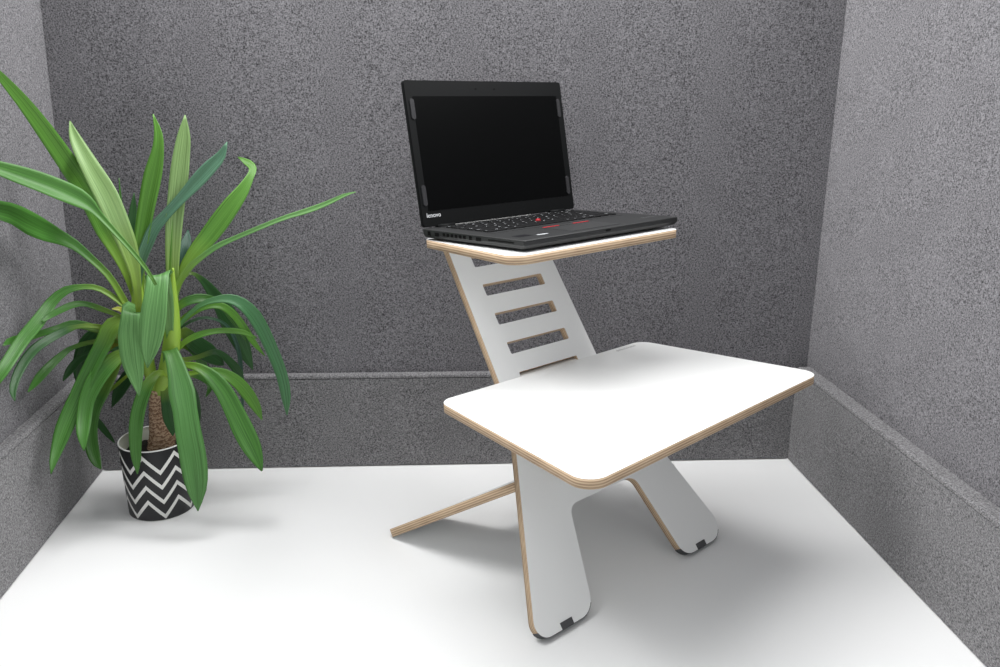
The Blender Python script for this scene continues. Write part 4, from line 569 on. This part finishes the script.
 ('dark',0.18,[[211.3,-140.0,277.7,0.21,-0.53,-0.82,6.8],[215.8,-137.3,277.2,0.19,-0.53,-0.82,7.1],[222.7,-134.5,276.7,0.19,-0.54,-0.82,7.4],[230.8,-131.8,276.5,0.21,-0.53,-0.82,7.9],[238.9,-129.1,276.6,0.26,-0.51,-0.82,8.4],[246.2,-126.4,277.6,0.32,-0.49,-0.81,8.7],[253.9,-123.6,279.8,0.35,-0.47,-0.81,9.1],[261.6,-120.9,282.2,0.31,-0.49,-0.81,9.4],[268.7,-118.2,283.7,0.2,-0.53,-0.83,9.9],[274.8,-115.5,283.2,0.01,-0.58,-0.82,10.5],[279.7,-112.7,280.3,-0.2,-0.6,-0.77,11.2],[283.9,-110.0,276.0,-0.36,-0.61,-0.71,12.0],[287.5,-107.3,270.7,-0.47,-0.6,-0.65,12.9],[290.9,-104.5,265.2,-0.53,-0.59,-0.61,13.6],[294.3,-101.8,259.6,-0.58,-0.58,-0.58,14.4],[297.4,-99.1,253.5,-0.62,-0.56,-0.55,15.4],[300.3,-96.4,247.1,-0.67,-0.55,-0.51,16.1],[302.8,-93.6,240.6,-0.71,-0.53,-0.47,16.1],[304.9,-90.9,234.1,-0.75,-0.51,-0.43,14.8],[306.7,-88.2,227.1,-0.78,-0.49,-0.39,11.8],[308.2,-85.5,220.0,-0.8,-0.48,-0.36,7.9],[309.2,-82.7,213.6,-0.8,-0.48,-0.36,4.3],[309.8,-80.0,208.8,-0.79,-0.48,-0.37,1.7]]),
 ('frontbig',0.12,[[202.1,-160.0,275.7,0.96,0.13,-0.25,9.7],[205.9,-163.3,288.5,0.96,0.13,-0.25,12.4],[210.7,-167.8,301.6,0.96,0.23,-0.12,16.8],[215.1,-173.0,306.0,0.91,0.4,0.1,26.3],[219.5,-178.9,305.2,0.86,0.46,0.21,23.8],[223.9,-185.2,299.1,0.87,0.45,0.19,25.9],[228.2,-191.6,289.9,0.9,0.42,0.14,28.1],[232.4,-197.9,279.2,0.91,0.4,0.1,30.9],[236.3,-204.3,267.7,0.92,0.38,0.08,34.2],[239.8,-211.3,257.1,0.93,0.37,0.06,38.5],[243.2,-218.7,246.3,0.93,0.36,0.05,41.7],[246.6,-226.3,234.7,0.94,0.35,0.04,40.4],[249.9,-233.6,221.9,0.94,0.35,0.04,38.4],[252.7,-240.5,207.5,0.94,0.34,0.04,38.9],[255.4,-246.5,191.6,0.94,0.35,0.04,39.9],[258.3,-251.6,174.1,0.94,0.35,0.04,40.9],[260.9,-255.7,156.1,0.94,0.35,0.04,41.5],[262.8,-259.3,139.3,0.94,0.34,0.03,41.5],[264.2,-262.2,122.8,0.95,0.32,0.01,40.1],[265.2,-264.7,106.6,0.95,0.31,-0.01,36.4],[265.5,-266.8,90.2,0.96,0.29,-0.03,29.4],[265.1,-268.5,70.4,0.96,0.27,-0.04,14.8],[264.6,-270.0,54.7,0.96,0.26,-0.06,1.6]]),
 ('dark',0.18,[[192.6,-150.0,248.4,-0.95,-0.3,0.04,8.1],[192.8,-150.9,245.3,-0.95,-0.31,0.04,9.1],[192.8,-151.8,240.7,-0.95,-0.31,0.03,10.5],[192.9,-152.7,235.3,-0.95,-0.33,0.01,12.2],[193.1,-153.6,229.8,-0.94,-0.34,-0.01,13.9],[193.7,-154.5,224.5,-0.93,-0.37,-0.04,15.7],[194.5,-155.5,219.0,-0.92,-0.38,-0.07,17.7],[195.4,-156.4,213.3,-0.92,-0.38,-0.07,19.9],[196.4,-157.3,207.6,-0.92,-0.38,-0.06,21.7],[197.1,-158.2,201.9,-0.93,-0.37,-0.05,22.9],[197.6,-159.1,196.1,-0.93,-0.35,-0.03,23.5],[198.0,-160.0,190.2,-0.94,-0.35,-0.02,23.8],[198.4,-160.9,184.5,-0.94,-0.35,-0.02,23.6],[198.8,-161.8,179.2,-0.93,-0.36,-0.03,22.9],[199.4,-162.7,174.6,-0.93,-0.37,-0.05,21.9],[200.1,-163.6,170.5,-0.92,-0.38,-0.06,20.3],[200.8,-164.5,166.7,-0.92,-0.38,-0.06,18.3],[201.4,-165.5,163.1,-0.93,-0.37,-0.05,16.1],[201.9,-166.4,159.6,-0.93,-0.35,-0.03,13.6],[202.3,-167.3,155.9,-0.94,-0.34,-0.01,10.4],[202.6,-168.2,152.4,-0.94,-0.33,-0.0,6.9],[202.9,-169.1,149.5,-0.94,-0.33,0.0,3.8],[203.2,-170.0,147.5,-0.94,-0.33,0.0,1.6]]),
 ('mid',0.18,[[203.3,-160.0,255.6,0.25,0.64,0.73,6.7],[200.6,-162.8,258.9,0.11,0.62,0.78,8.2],[196.8,-166.5,263.1,-0.12,0.57,0.82,10.3],[193.2,-170.8,264.8,-0.41,0.44,0.79,12.2],[189.7,-175.8,263.8,-0.65,0.29,0.7,13.7],[186.3,-181.0,261.0,-0.78,0.16,0.6,15.3],[183.1,-186.5,257.1,-0.85,0.08,0.52,16.9],[180.1,-191.9,251.8,-0.89,0.02,0.46,18.7],[177.0,-197.2,245.1,-0.91,-0.02,0.42,20.2],[173.9,-202.1,237.2,-0.92,-0.06,0.38,21.2],[170.5,-206.4,227.7,-0.94,-0.1,0.34,21.7],[167.4,-210.0,217.5,-0.95,-0.13,0.29,21.9],[164.8,-213.0,206.5,-0.95,-0.17,0.25,22.1],[162.7,-215.7,195.0,-0.96,-0.21,0.21,22.1],[161.1,-218.2,183.6,-0.96,-0.24,0.17,21.7],[159.9,-220.3,172.3,-0.95,-0.27,0.13,20.8],[159.2,-222.2,161.3,-0.95,-0.29,0.1,19.5],[158.8,-224.0,151.1,-0.95,-0.31,0.08,18.1],[158.8,-225.5,141.7,-0.94,-0.33,0.06,16.8],[158.9,-226.8,132.6,-0.94,-0.33,0.05,14.8],[158.8,-228.0,122.8,-0.94,-0.34,0.05,10.9],[158.6,-229.0,112.7,-0.94,-0.34,0.05,5.5],[158.6,-230.0,105.7,-0.94,-0.34,0.05,1.6]]),
 ('dark',0.18,[[167.2,-140.0,377.2,0.93,0.38,0.05,6.3],[165.7,-137.7,387.8,0.93,0.38,0.05,6.7],[164.0,-135.5,403.3,0.93,0.38,0.05,7.2],[162.1,-133.2,421.2,0.93,0.37,0.05,7.7],[160.2,-130.9,439.1,0.93,0.37,0.04,8.4],[158.7,-128.6,454.8,0.93,0.36,0.03,9.0],[157.6,-126.4,466.3,0.93,0.35,0.01,9.8],[156.7,-124.1,475.4,0.94,0.34,-0.01,10.7],[156.1,-121.8,482.8,0.94,0.33,-0.04,11.8],[155.7,-119.5,489.3,0.95,0.32,-0.06,12.8],[155.4,-117.3,495.2,0.95,0.3,-0.09,13.6],[155.3,-115.0,501.2,0.95,0.29,-0.12,14.1],[155.4,-112.7,507.1,0.95,0.27,-0.15,14.3],[155.8,-110.5,512.3,0.95,0.25,-0.18,14.4],[156.4,-108.2,517.2,0.95,0.24,-0.2,14.3],[156.9,-105.9,522.1,0.95,0.24,-0.2,13.9],[157.4,-103.6,527.0,0.95,0.25,-0.19,13.1],[157.8,-101.4,532.4,0.95,0.26,-0.17,11.9],[158.1,-99.1,538.6,0.95,0.27,-0.15,10.0],[158.4,-96.8,545.0,0.95,0.27,-0.14,7.6],[158.6,-94.5,551.1,0.95,0.28,-0.14,5.2],[158.7,-92.3,556.3,0.95,0.28,-0.13,3.0],[158.5,-90.0,559.9,0.95,0.28,-0.13,1.6]]),
 ('palesm',0.18,[[182.6,-150.0,367.5,0.94,0.35,0.01,7.9],[182.1,-148.6,370.2,0.94,0.35,0.01,8.3],[181.6,-147.3,374.2,0.94,0.35,0.01,8.9],[181.0,-145.9,378.9,0.94,0.35,0.01,9.7],[180.4,-144.5,384.1,0.94,0.35,0.02,10.5],[179.8,-143.2,389.4,0.93,0.36,0.03,11.3],[179.1,-141.8,394.3,0.93,0.37,0.05,12.0],[178.4,-140.5,398.6,0.92,0.38,0.07,12.5],[177.5,-139.1,402.0,0.91,0.4,0.1,12.8],[176.5,-137.7,404.9,0.9,0.41,0.14,13.2],[175.4,-136.4,407.5,0.89,0.43,0.16,13.4],[174.2,-135.0,409.8,0.88,0.43,0.18,13.6],[173.0,-133.6,412.0,0.89,0.43,0.17,13.7],[171.9,-132.3,414.2,0.9,0.42,0.15,13.5],[170.9,-130.9,416.6,0.91,0.4,0.11,13.1],[170.0,-129.5,419.3,0.92,0.38,0.08,12.3],[169.3,-128.2,422.5,0.93,0.37,0.05,11.1],[168.7,-126.8,426.0,0.93,0.36,0.02,9.5],[168.2,-125.5,429.5,0.94,0.35,0.01,7.7],[167.7,-124.1,433.0,0.94,0.35,0.0,5.9],[167.2,-122.7,436.1,0.94,0.34,-0.0,4.1],[166.7,-121.4,438.6,0.94,0.34,-0.0,2.6],[166.2,-120.0,440.4,0.94,0.35,0.0,1.6]]),
 ('bluedk',0.18,[[224.4,-140.0,385.4,0.96,0.2,-0.19,6.3],[224.8,-136.8,390.7,0.96,0.19,-0.2,7.1],[225.8,-133.6,398.6,0.96,0.19,-0.2,8.1],[227.1,-130.5,408.0,0.96,0.19,-0.2,9.3],[228.6,-127.3,417.6,0.96,0.18,-0.21,10.6],[229.9,-124.1,426.4,0.96,0.18,-0.22,12.0],[231.0,-120.9,433.5,0.96,0.17,-0.22,13.6],[232.0,-117.7,440.0,0.96,0.17,-0.23,15.6],[232.9,-114.5,446.0,0.96,0.16,-0.24,17.9],[233.8,-111.4,451.5,0.96,0.16,-0.24,20.1],[234.6,-108.2,456.6,0.96,0.16,-0.25,21.7],[235.2,-105.0,461.2,0.96,0.16,-0.25,22.4],[235.8,-101.8,465.3,0.95,0.15,-0.26,22.2],[236.2,-98.6,468.8,0.95,0.15,-0.26,21.1],[236.6,-95.5,471.8,0.96,0.15,-0.25,19.5],[236.8,-92.3,474.6,0.96,0.16,-0.24,17.6],[236.9,-89.1,477.4,0.96,0.18,-0.21,15.5],[236.9,-85.9,480.3,0.96,0.19,-0.19,13.5],[236.8,-82.7,483.4,0.96,0.21,-0.16,11.0],[236.5,-79.5,486.5,0.97,0.22,-0.14,8.3],[236.1,-76.4,489.4,0.97,0.23,-0.12,5.6],[235.7,-73.2,491.7,0.97,0.23,-0.12,3.3],[235.1,-70.0,493.2,0.97,0.24,-0.11,1.6]]),
 ('yellow',0.18,[[157.6,-150.0,350.1,0.52,0.61,0.6,4.9],[156.6,-150.9,351.8,0.54,0.6,0.59,5.2],[155.2,-151.8,354.1,0.55,0.6,0.58,5.6],[153.5,-152.7,356.8,0.56,0.6,0.58,6.1],[151.6,-153.6,359.6,0.55,0.6,0.58,6.6],[149.6,-154.5,362.4,0.54,0.6,0.59,7.1],[147.8,-155.5,365.1,0.52,0.6,0.61,7.6],[146.2,-156.4,367.3,0.49,0.61,0.63,8.0],[144.8,-157.3,369.1,0.45,0.61,0.65,8.2],[143.6,-158.2,370.7,0.41,0.61,0.68,8.4],[142.6,-159.1,372.2,0.36,0.61,0.71,8.6],[141.6,-160.0,373.4,0.31,0.61,0.73,8.7],[140.6,-160.9,374.5,0.25,0.6,0.76,8.8],[139.6,-161.8,375.5,0.18,0.59,0.79,8.7],[138.6,-162.7,376.4,0.1,0.58,0.81,8.4],[137.4,-163.6,377.1,0.02,0.56,0.83,8.0],[136.2,-164.5,377.6,-0.06,0.53,0.84,7.3],[134.8,-165.5,378.0,-0.14,0.51,0.85,6.3],[133.3,-166.4,378.2,-0.2,0.48,0.85,5.2],[132.0,-167.3,378.3,-0.24,0.46,0.85,4.1],[130.8,-168.2,378.5,-0.28,0.45,0.85,3.1],[129.8,-169.1,378.6,-0.32,0.43,0.85,2.3],[129.2,-170.0,378.8,-0.35,0.41,0.84,1.7]]),
 ('yellow',0.18,[[165.5,-140.0,305.8,0.28,0.62,0.73,5.0],[163.2,-140.5,307.1,0.3,0.62,0.72,5.1],[160.0,-140.9,308.9,0.31,0.62,0.72,5.3],[156.1,-141.4,311.1,0.3,0.62,0.72,5.5],[151.9,-141.8,313.3,0.28,0.62,0.73,5.8],[147.5,-142.3,315.4,0.23,0.62,0.75,6.0],[143.2,-142.7,317.0,0.14,0.6,0.78,6.3],[139.3,-143.2,317.9,0.02,0.58,0.81,6.6],[135.8,-143.6,318.0,-0.11,0.54,0.83,6.9],[132.5,-144.1,317.5,-0.24,0.49,0.84,7.2],[129.2,-144.5,316.5,-0.35,0.44,0.83,7.6],[126.0,-145.0,315.2,-0.42,0.4,0.81,8.0],[122.8,-145.5,313.5,-0.48,0.37,0.8,8.3],[119.8,-145.9,311.7,-0.52,0.35,0.78,8.5],[116.8,-146.4,309.9,-0.54,0.33,0.77,8.5],[113.9,-146.8,308.0,-0.58,0.3,0.76,8.2],[110.9,-147.3,305.8,-0.61,0.28,0.74,7.5],[107.8,-147.7,303.3,-0.64,0.25,0.72,6.5],[104.8,-148.2,300.6,-0.67,0.23,0.71,5.4],[101.9,-148.6,297.9,-0.69,0.21,0.7,4.3],[99.4,-149.1,295.5,-0.7,0.2,0.69,3.2],[97.3,-149.5,293.4,-0.7,0.2,0.69,2.3],[95.8,-150.0,292.0,-0.7,0.2,0.69,1.6]]),
 ('mid',0.18,[[200.4,-130.0,252.1,0.06,-0.58,-0.81,6.9],[203.1,-127.7,250.7,0.03,-0.59,-0.81,7.0],[207.0,-125.5,249.1,0.01,-0.6,-0.8,7.2],[211.9,-123.2,247.3,-0.02,-0.6,-0.8,7.4],[217.3,-120.9,245.4,-0.04,-0.61,-0.79,7.6],[222.8,-118.6,243.3,-0.06,-0.61,-0.79,7.9],[228.0,-116.4,241.1,-0.09,-0.61,-0.78,8.2],[232.6,-114.1,238.8,-0.11,-0.62,-0.78,8.6],[236.3,-111.8,236.3,-0.14,-0.62,-0.77,9.0],[240.0,-109.5,233.7,-0.17,-0.63,-0.76,9.7],[243.5,-107.3,231.0,-0.21,-0.63,-0.75,10.5],[246.7,-105.0,228.1,-0.27,-0.63,-0.73,11.3],[249.5,-102.7,225.1,-0.35,-0.63,-0.69,12.0],[251.7,-100.5,221.9,-0.48,-0.62,-0.62,12.4],[253.1,-98.2,218.5,-0.68,-0.56,-0.47,12.4],[253.7,-95.9,214.8,-0.88,-0.42,-0.21,11.7],[253.0,-93.6,210.6,-0.97,-0.21,0.11,10.8],[251.2,-91.4,205.9,-0.94,-0.02,0.34,9.5],[248.8,-89.1,201.0,-0.87,0.11,0.48,7.9],[246.1,-86.8,196.1,-0.82,0.18,0.55,6.1],[243.3,-84.5,191.6,-0.78,0.21,0.58,4.4],[240.8,-82.3,187.6,-0.76,0.23,0.6,2.9],[239.0,-80.0,184.5,-0.75,0.25,0.61,1.9]]),
 ('dark',0.18,[[167.1,-130.0,289.7,0.17,0.61,0.77,8.8],[161.4,-127.3,288.8,0.14,0.61,0.78,9.7],[153.8,-124.5,287.7,0.12,0.61,0.78,10.9],[145.0,-121.8,286.7,0.13,0.61,0.78,12.3],[136.0,-119.1,285.9,0.16,0.62,0.77,13.8],[127.7,-116.4,285.4,0.23,0.63,0.75,15.1],[120.7,-113.6,285.5,0.31,0.63,0.71,16.0],[114.3,-110.9,286.5,0.38,0.64,0.67,16.7],[108.4,-108.2,288.0,0.41,0.64,0.65,17.5],[102.7,-105.5,289.4,0.4,0.64,0.66,18.2],[97.2,-102.7,290.3,0.33,0.64,0.7,18.9],[91.8,-100.0,290.2,0.22,0.63,0.75,19.7],[86.3,-97.3,289.0,0.1,0.61,0.79,20.4],[81.0,-94.5,287.2,-0.03,0.57,0.82,20.9],[75.9,-91.8,284.8,-0.16,0.53,0.83,21.1],[70.8,-89.1,281.8,-0.3,0.47,0.83,20.7],[65.9,-86.4,278.3,-0.45,0.39,0.8,19.5],[61.1,-83.6,274.0,-0.59,0.29,0.75,17.2],[56.2,-80.9,268.3,-0.7,0.2,0.69,14.0],[51.4,-78.2,261.7,-0.76,0.13,0.63,10.5],[46.8,-75.5,255.1,-0.78,0.11,0.62,7.0],[42.8,-72.7,249.2,-0.77,0.12,0.63,3.9],[39.5,-70.0,244.8,-0.74,0.16,0.65,1.8]]),
 ('dark',0.18,[[189.9,-130.0,265.4,-0.45,-0.63,-0.63,8.5],[192.2,-127.3,261.0,-0.47,-0.62,-0.62,9.3],[196.0,-124.5,255.2,-0.49,-0.62,-0.61,10.5],[200.6,-121.8,248.6,-0.52,-0.62,-0.59,11.9],[205.3,-119.1,241.5,-0.54,-0.61,-0.57,13.3],[209.4,-116.4,234.6,-0.57,-0.61,-0.55,14.7],[212.4,-113.6,228.3,-0.6,-0.6,-0.53,15.9],[214.8,-110.9,222.2,-0.64,-0.59,-0.49,17.1],[216.8,-108.2,216.2,-0.69,-0.57,-0.45,18.3],[218.5,-105.5,210.1,-0.74,-0.55,-0.4,19.3],[219.8,-102.7,203.6,-0.79,-0.51,-0.33,20.1],[220.7,-100.0,196.6,-0.84,-0.47,-0.26,20.4],[221.2,-97.3,188.9,-0.89,-0.43,-0.18,20.5],[221.2,-94.5,180.7,-0.91,-0.39,-0.12,20.3],[220.8,-91.8,172.1,-0.93,-0.36,-0.07,19.9],[220.2,-89.1,163.5,-0.94,-0.33,-0.04,19.2],[219.5,-86.4,155.1,-0.95,-0.32,-0.02,18.0],[218.7,-83.6,147.1,-0.95,-0.3,0.01,16.2],[217.7,-80.9,138.7,-0.96,-0.28,0.03,13.5],[216.4,-78.2,130.4,-0.96,-0.26,0.06,10.2],[215.1,-75.5,122.5,-0.97,-0.25,0.07,6.8],[213.8,-72.7,115.6,-0.97,-0.24,0.08,3.8],[212.7,-70.0,110.3,-0.97,-0.24,0.08,1.8]]),
 ('mid',0.18,[[201.4,-130.0,292.9,0.58,-0.33,-0.74,8.5],[203.5,-127.3,293.4,0.56,-0.35,-0.75,9.3],[207.0,-124.5,294.6,0.52,-0.37,-0.77,10.6],[211.1,-121.8,296.1,0.46,-0.4,-0.79,12.0],[215.5,-119.1,297.2,0.37,-0.45,-0.81,13.6],[219.5,-116.4,297.4,0.23,-0.51,-0.83,15.0],[222.8,-113.6,296.2,0.07,-0.56,-0.83,16.1],[225.8,-110.9,294.1,-0.11,-0.59,-0.8,17.1],[228.7,-108.2,291.2,-0.26,-0.61,-0.75,17.9],[231.4,-105.5,287.6,-0.39,-0.61,-0.69,18.5],[233.8,-102.7,283.4,-0.5,-0.6,-0.62,18.9],[235.9,-100.0,278.7,-0.61,-0.58,-0.54,18.8],[237.7,-97.3,273.3,-0.7,-0.55,-0.46,18.4],[239.1,-94.5,266.9,-0.77,-0.51,-0.39,17.7],[240.3,-91.8,260.0,-0.81,-0.49,-0.33,16.8],[241.3,-89.1,253.0,-0.83,-0.47,-0.3,15.7],[242.1,-86.4,246.2,-0.85,-0.45,-0.27,14.4],[242.6,-83.6,239.8,-0.87,-0.44,-0.24,12.8],[243.0,-80.9,233.1,-0.88,-0.42,-0.21,10.6],[243.1,-78.2,226.4,-0.9,-0.41,-0.18,8.0],[243.0,-75.5,220.0,-0.9,-0.4,-0.17,5.5],[242.8,-72.7,214.5,-0.9,-0.4,-0.17,3.3],[242.4,-70.0,210.2,-0.89,-0.41,-0.19,1.7]]),
]
TUBES = {'cane': [[0.1683, -0.14, 0.1034, 0.0238], [0.1735, -0.14, 0.1347, 0.022], [0.1722, -0.14, 0.1695, 0.0167], [0.1719, -0.14, 0.1981, 0.0132], [0.1786, -0.145, 0.2282, 0.0132]], 'shootA': [[0.1761, -0.145, 0.2208, 0.0114], [0.1684, -0.145, 0.2581, 0.0106], [0.1664, -0.145, 0.2983, 0.0114], [0.1643, -0.145, 0.3379, 0.0141], [0.1639, -0.145, 0.3768, 0.0123], [0.1666, -0.145, 0.4133, 0.007], [0.1697, -0.145, 0.4527, 0.0018]], 'shootB': [[0.1795, -0.145, 0.2207, 0.0114], [0.1926, -0.15, 0.2484, 0.0123], [0.2046, -0.15, 0.2813, 0.0141], [0.2135, -0.15, 0.3173, 0.0141], [0.2194, -0.15, 0.3565, 0.0114], [0.2237, -0.15, 0.3968, 0.007], [0.2286, -0.15, 0.4432, 0.0018]]}
tube('trunk', TUBES['cane'], M['cane'], plant, wob=.03, off=PB)
tube('stem', TUBES['shootA'], M['shoot'], plant, off=PB)
tube('stem', TUBES['shootB'], M['shoot'], plant, off=PB)

TINT = {'bright':(.13,.34,.045),'mid':(.075,.24,.038),'midtw':(.11,.31,.06),'dark':(.035,.13,.032),'pale':(.30,.48,.18),  # pale and front kinds lightened to paint in light on and through them
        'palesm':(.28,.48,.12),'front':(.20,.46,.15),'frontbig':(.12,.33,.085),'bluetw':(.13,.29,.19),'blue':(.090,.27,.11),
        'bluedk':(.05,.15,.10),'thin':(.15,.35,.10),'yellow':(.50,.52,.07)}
for i, (kind, fold, rows_) in enumerate(LEAVES):
    bm = bmesh.new(); uvl = bm.loops.layers.uv.new('UVMap')
    n = len(rows_); P = [Vector(r[:3])/1000 - PB for r in rows_]
    vr = []
    for k in range(n):
        t_ = (P[min(n-1, k+1)]-P[max(0, k-1)]).normalized()
        wv_ = Vector(rows_[k][3:6]).normalized(); wd = rows_[k][6]/1000/2
        nn = wv_.cross(t_).normalized()
        if nn.dot(Vector((.35,-.85,.4))) < 0: nn = -nn
        row = []
        for s in (-1,-.66,-.33,0,.33,.66,1):
            lift = fold*(abs(s)**1.3)*wd*1.3
            edge = .05*wd*math.sin(k*.9+i+s*2)*abs(s)
            row.append((bm.verts.new(P[k] + wv_*s*wd + nn*(lift+edge)), ((s+1)/2, k/(n-1))))
        vr.append(row)
    for a_, b_ in zip(vr, vr[1:]):
        for j in range(6):
            q = (a_[j], a_[j+1], b_[j+1], b_[j])
            f = bm.faces.new([x[0] for x in q])
            for lp, x in zip(f.loops, q): lp[uvl].uv = (x[1][0]+i*3.7, x[1][1])
    me = bpy.data.meshes.new('leaf'); bm.to_mesh(me); bm.free()
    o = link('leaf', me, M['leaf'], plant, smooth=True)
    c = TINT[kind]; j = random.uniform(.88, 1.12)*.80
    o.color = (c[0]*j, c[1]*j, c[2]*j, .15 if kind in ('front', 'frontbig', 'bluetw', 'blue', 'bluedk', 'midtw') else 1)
    sm = o.modifiers.new('thickness', 'SOLIDIFY'); sm.thickness = .0007; sm.offset = 0

# ------------------------------------------------------------------ light
def area(name, loc_, size, sy, power, rot=(0,0,0), col=(1,1,1)):
    l = bpy.data.lights.new(name, 'AREA'); l.shape = 'RECTANGLE'; l.size = size; l.size_y = sy; l.energy = power; l.color = col
    o = bpy.data.objects.new(name, l); o.location = loc_; o.rotation_euler = rot; COL.objects.link(o); return o
area('ceiling_lamp', (-.75, -.28, 2.0), 1.0, .8, 52, (0, math.radians(-32), 0))
area('ceiling_lamp', (2.15, -.28, 2.0), 1.0, .8, 50, (0, math.radians(32), 0))
area('ceiling_lamp', (.62, -.22, 2.0), 1.4, .5, 29)
wd = bpy.data.worlds.new('office'); SC.world = wd; wd.use_nodes = True
wd.node_tree.nodes['Background'].inputs[0].default_value = (.95,.98,1,1)
wd.node_tree.nodes['Background'].inputs[1].default_value = .74

# ------------------------------------------------------------------ camera
cd = bpy.data.cameras.new('camera'); cam = bpy.data.objects.new('camera', cd); COL.objects.link(cam)
cx = Vector((0.9973099,-0.072676,0.0095442)); cy = Vector((0.0122578,0.2937311,0.9558095)); cz = -Vector((0.0722678,0.9531213,-0.2938318))
cam.matrix_world = frame((0.67433,-1.50535,0.73961), cx, cy, cz)
cd.sensor_fit = 'HORIZONTAL'; cd.sensor_width = 36; cd.lens = 36*806.81/1000; cd.clip_start = .02
SC.camera = cam
vs = SC.view_settings
SC.display_settings.display_device = 'sRGB'
vs.view_transform = 'Standard'; vs.look = 'None'; vs.gamma = 1; vs.use_curve_mapping = False; vs.exposure = 0
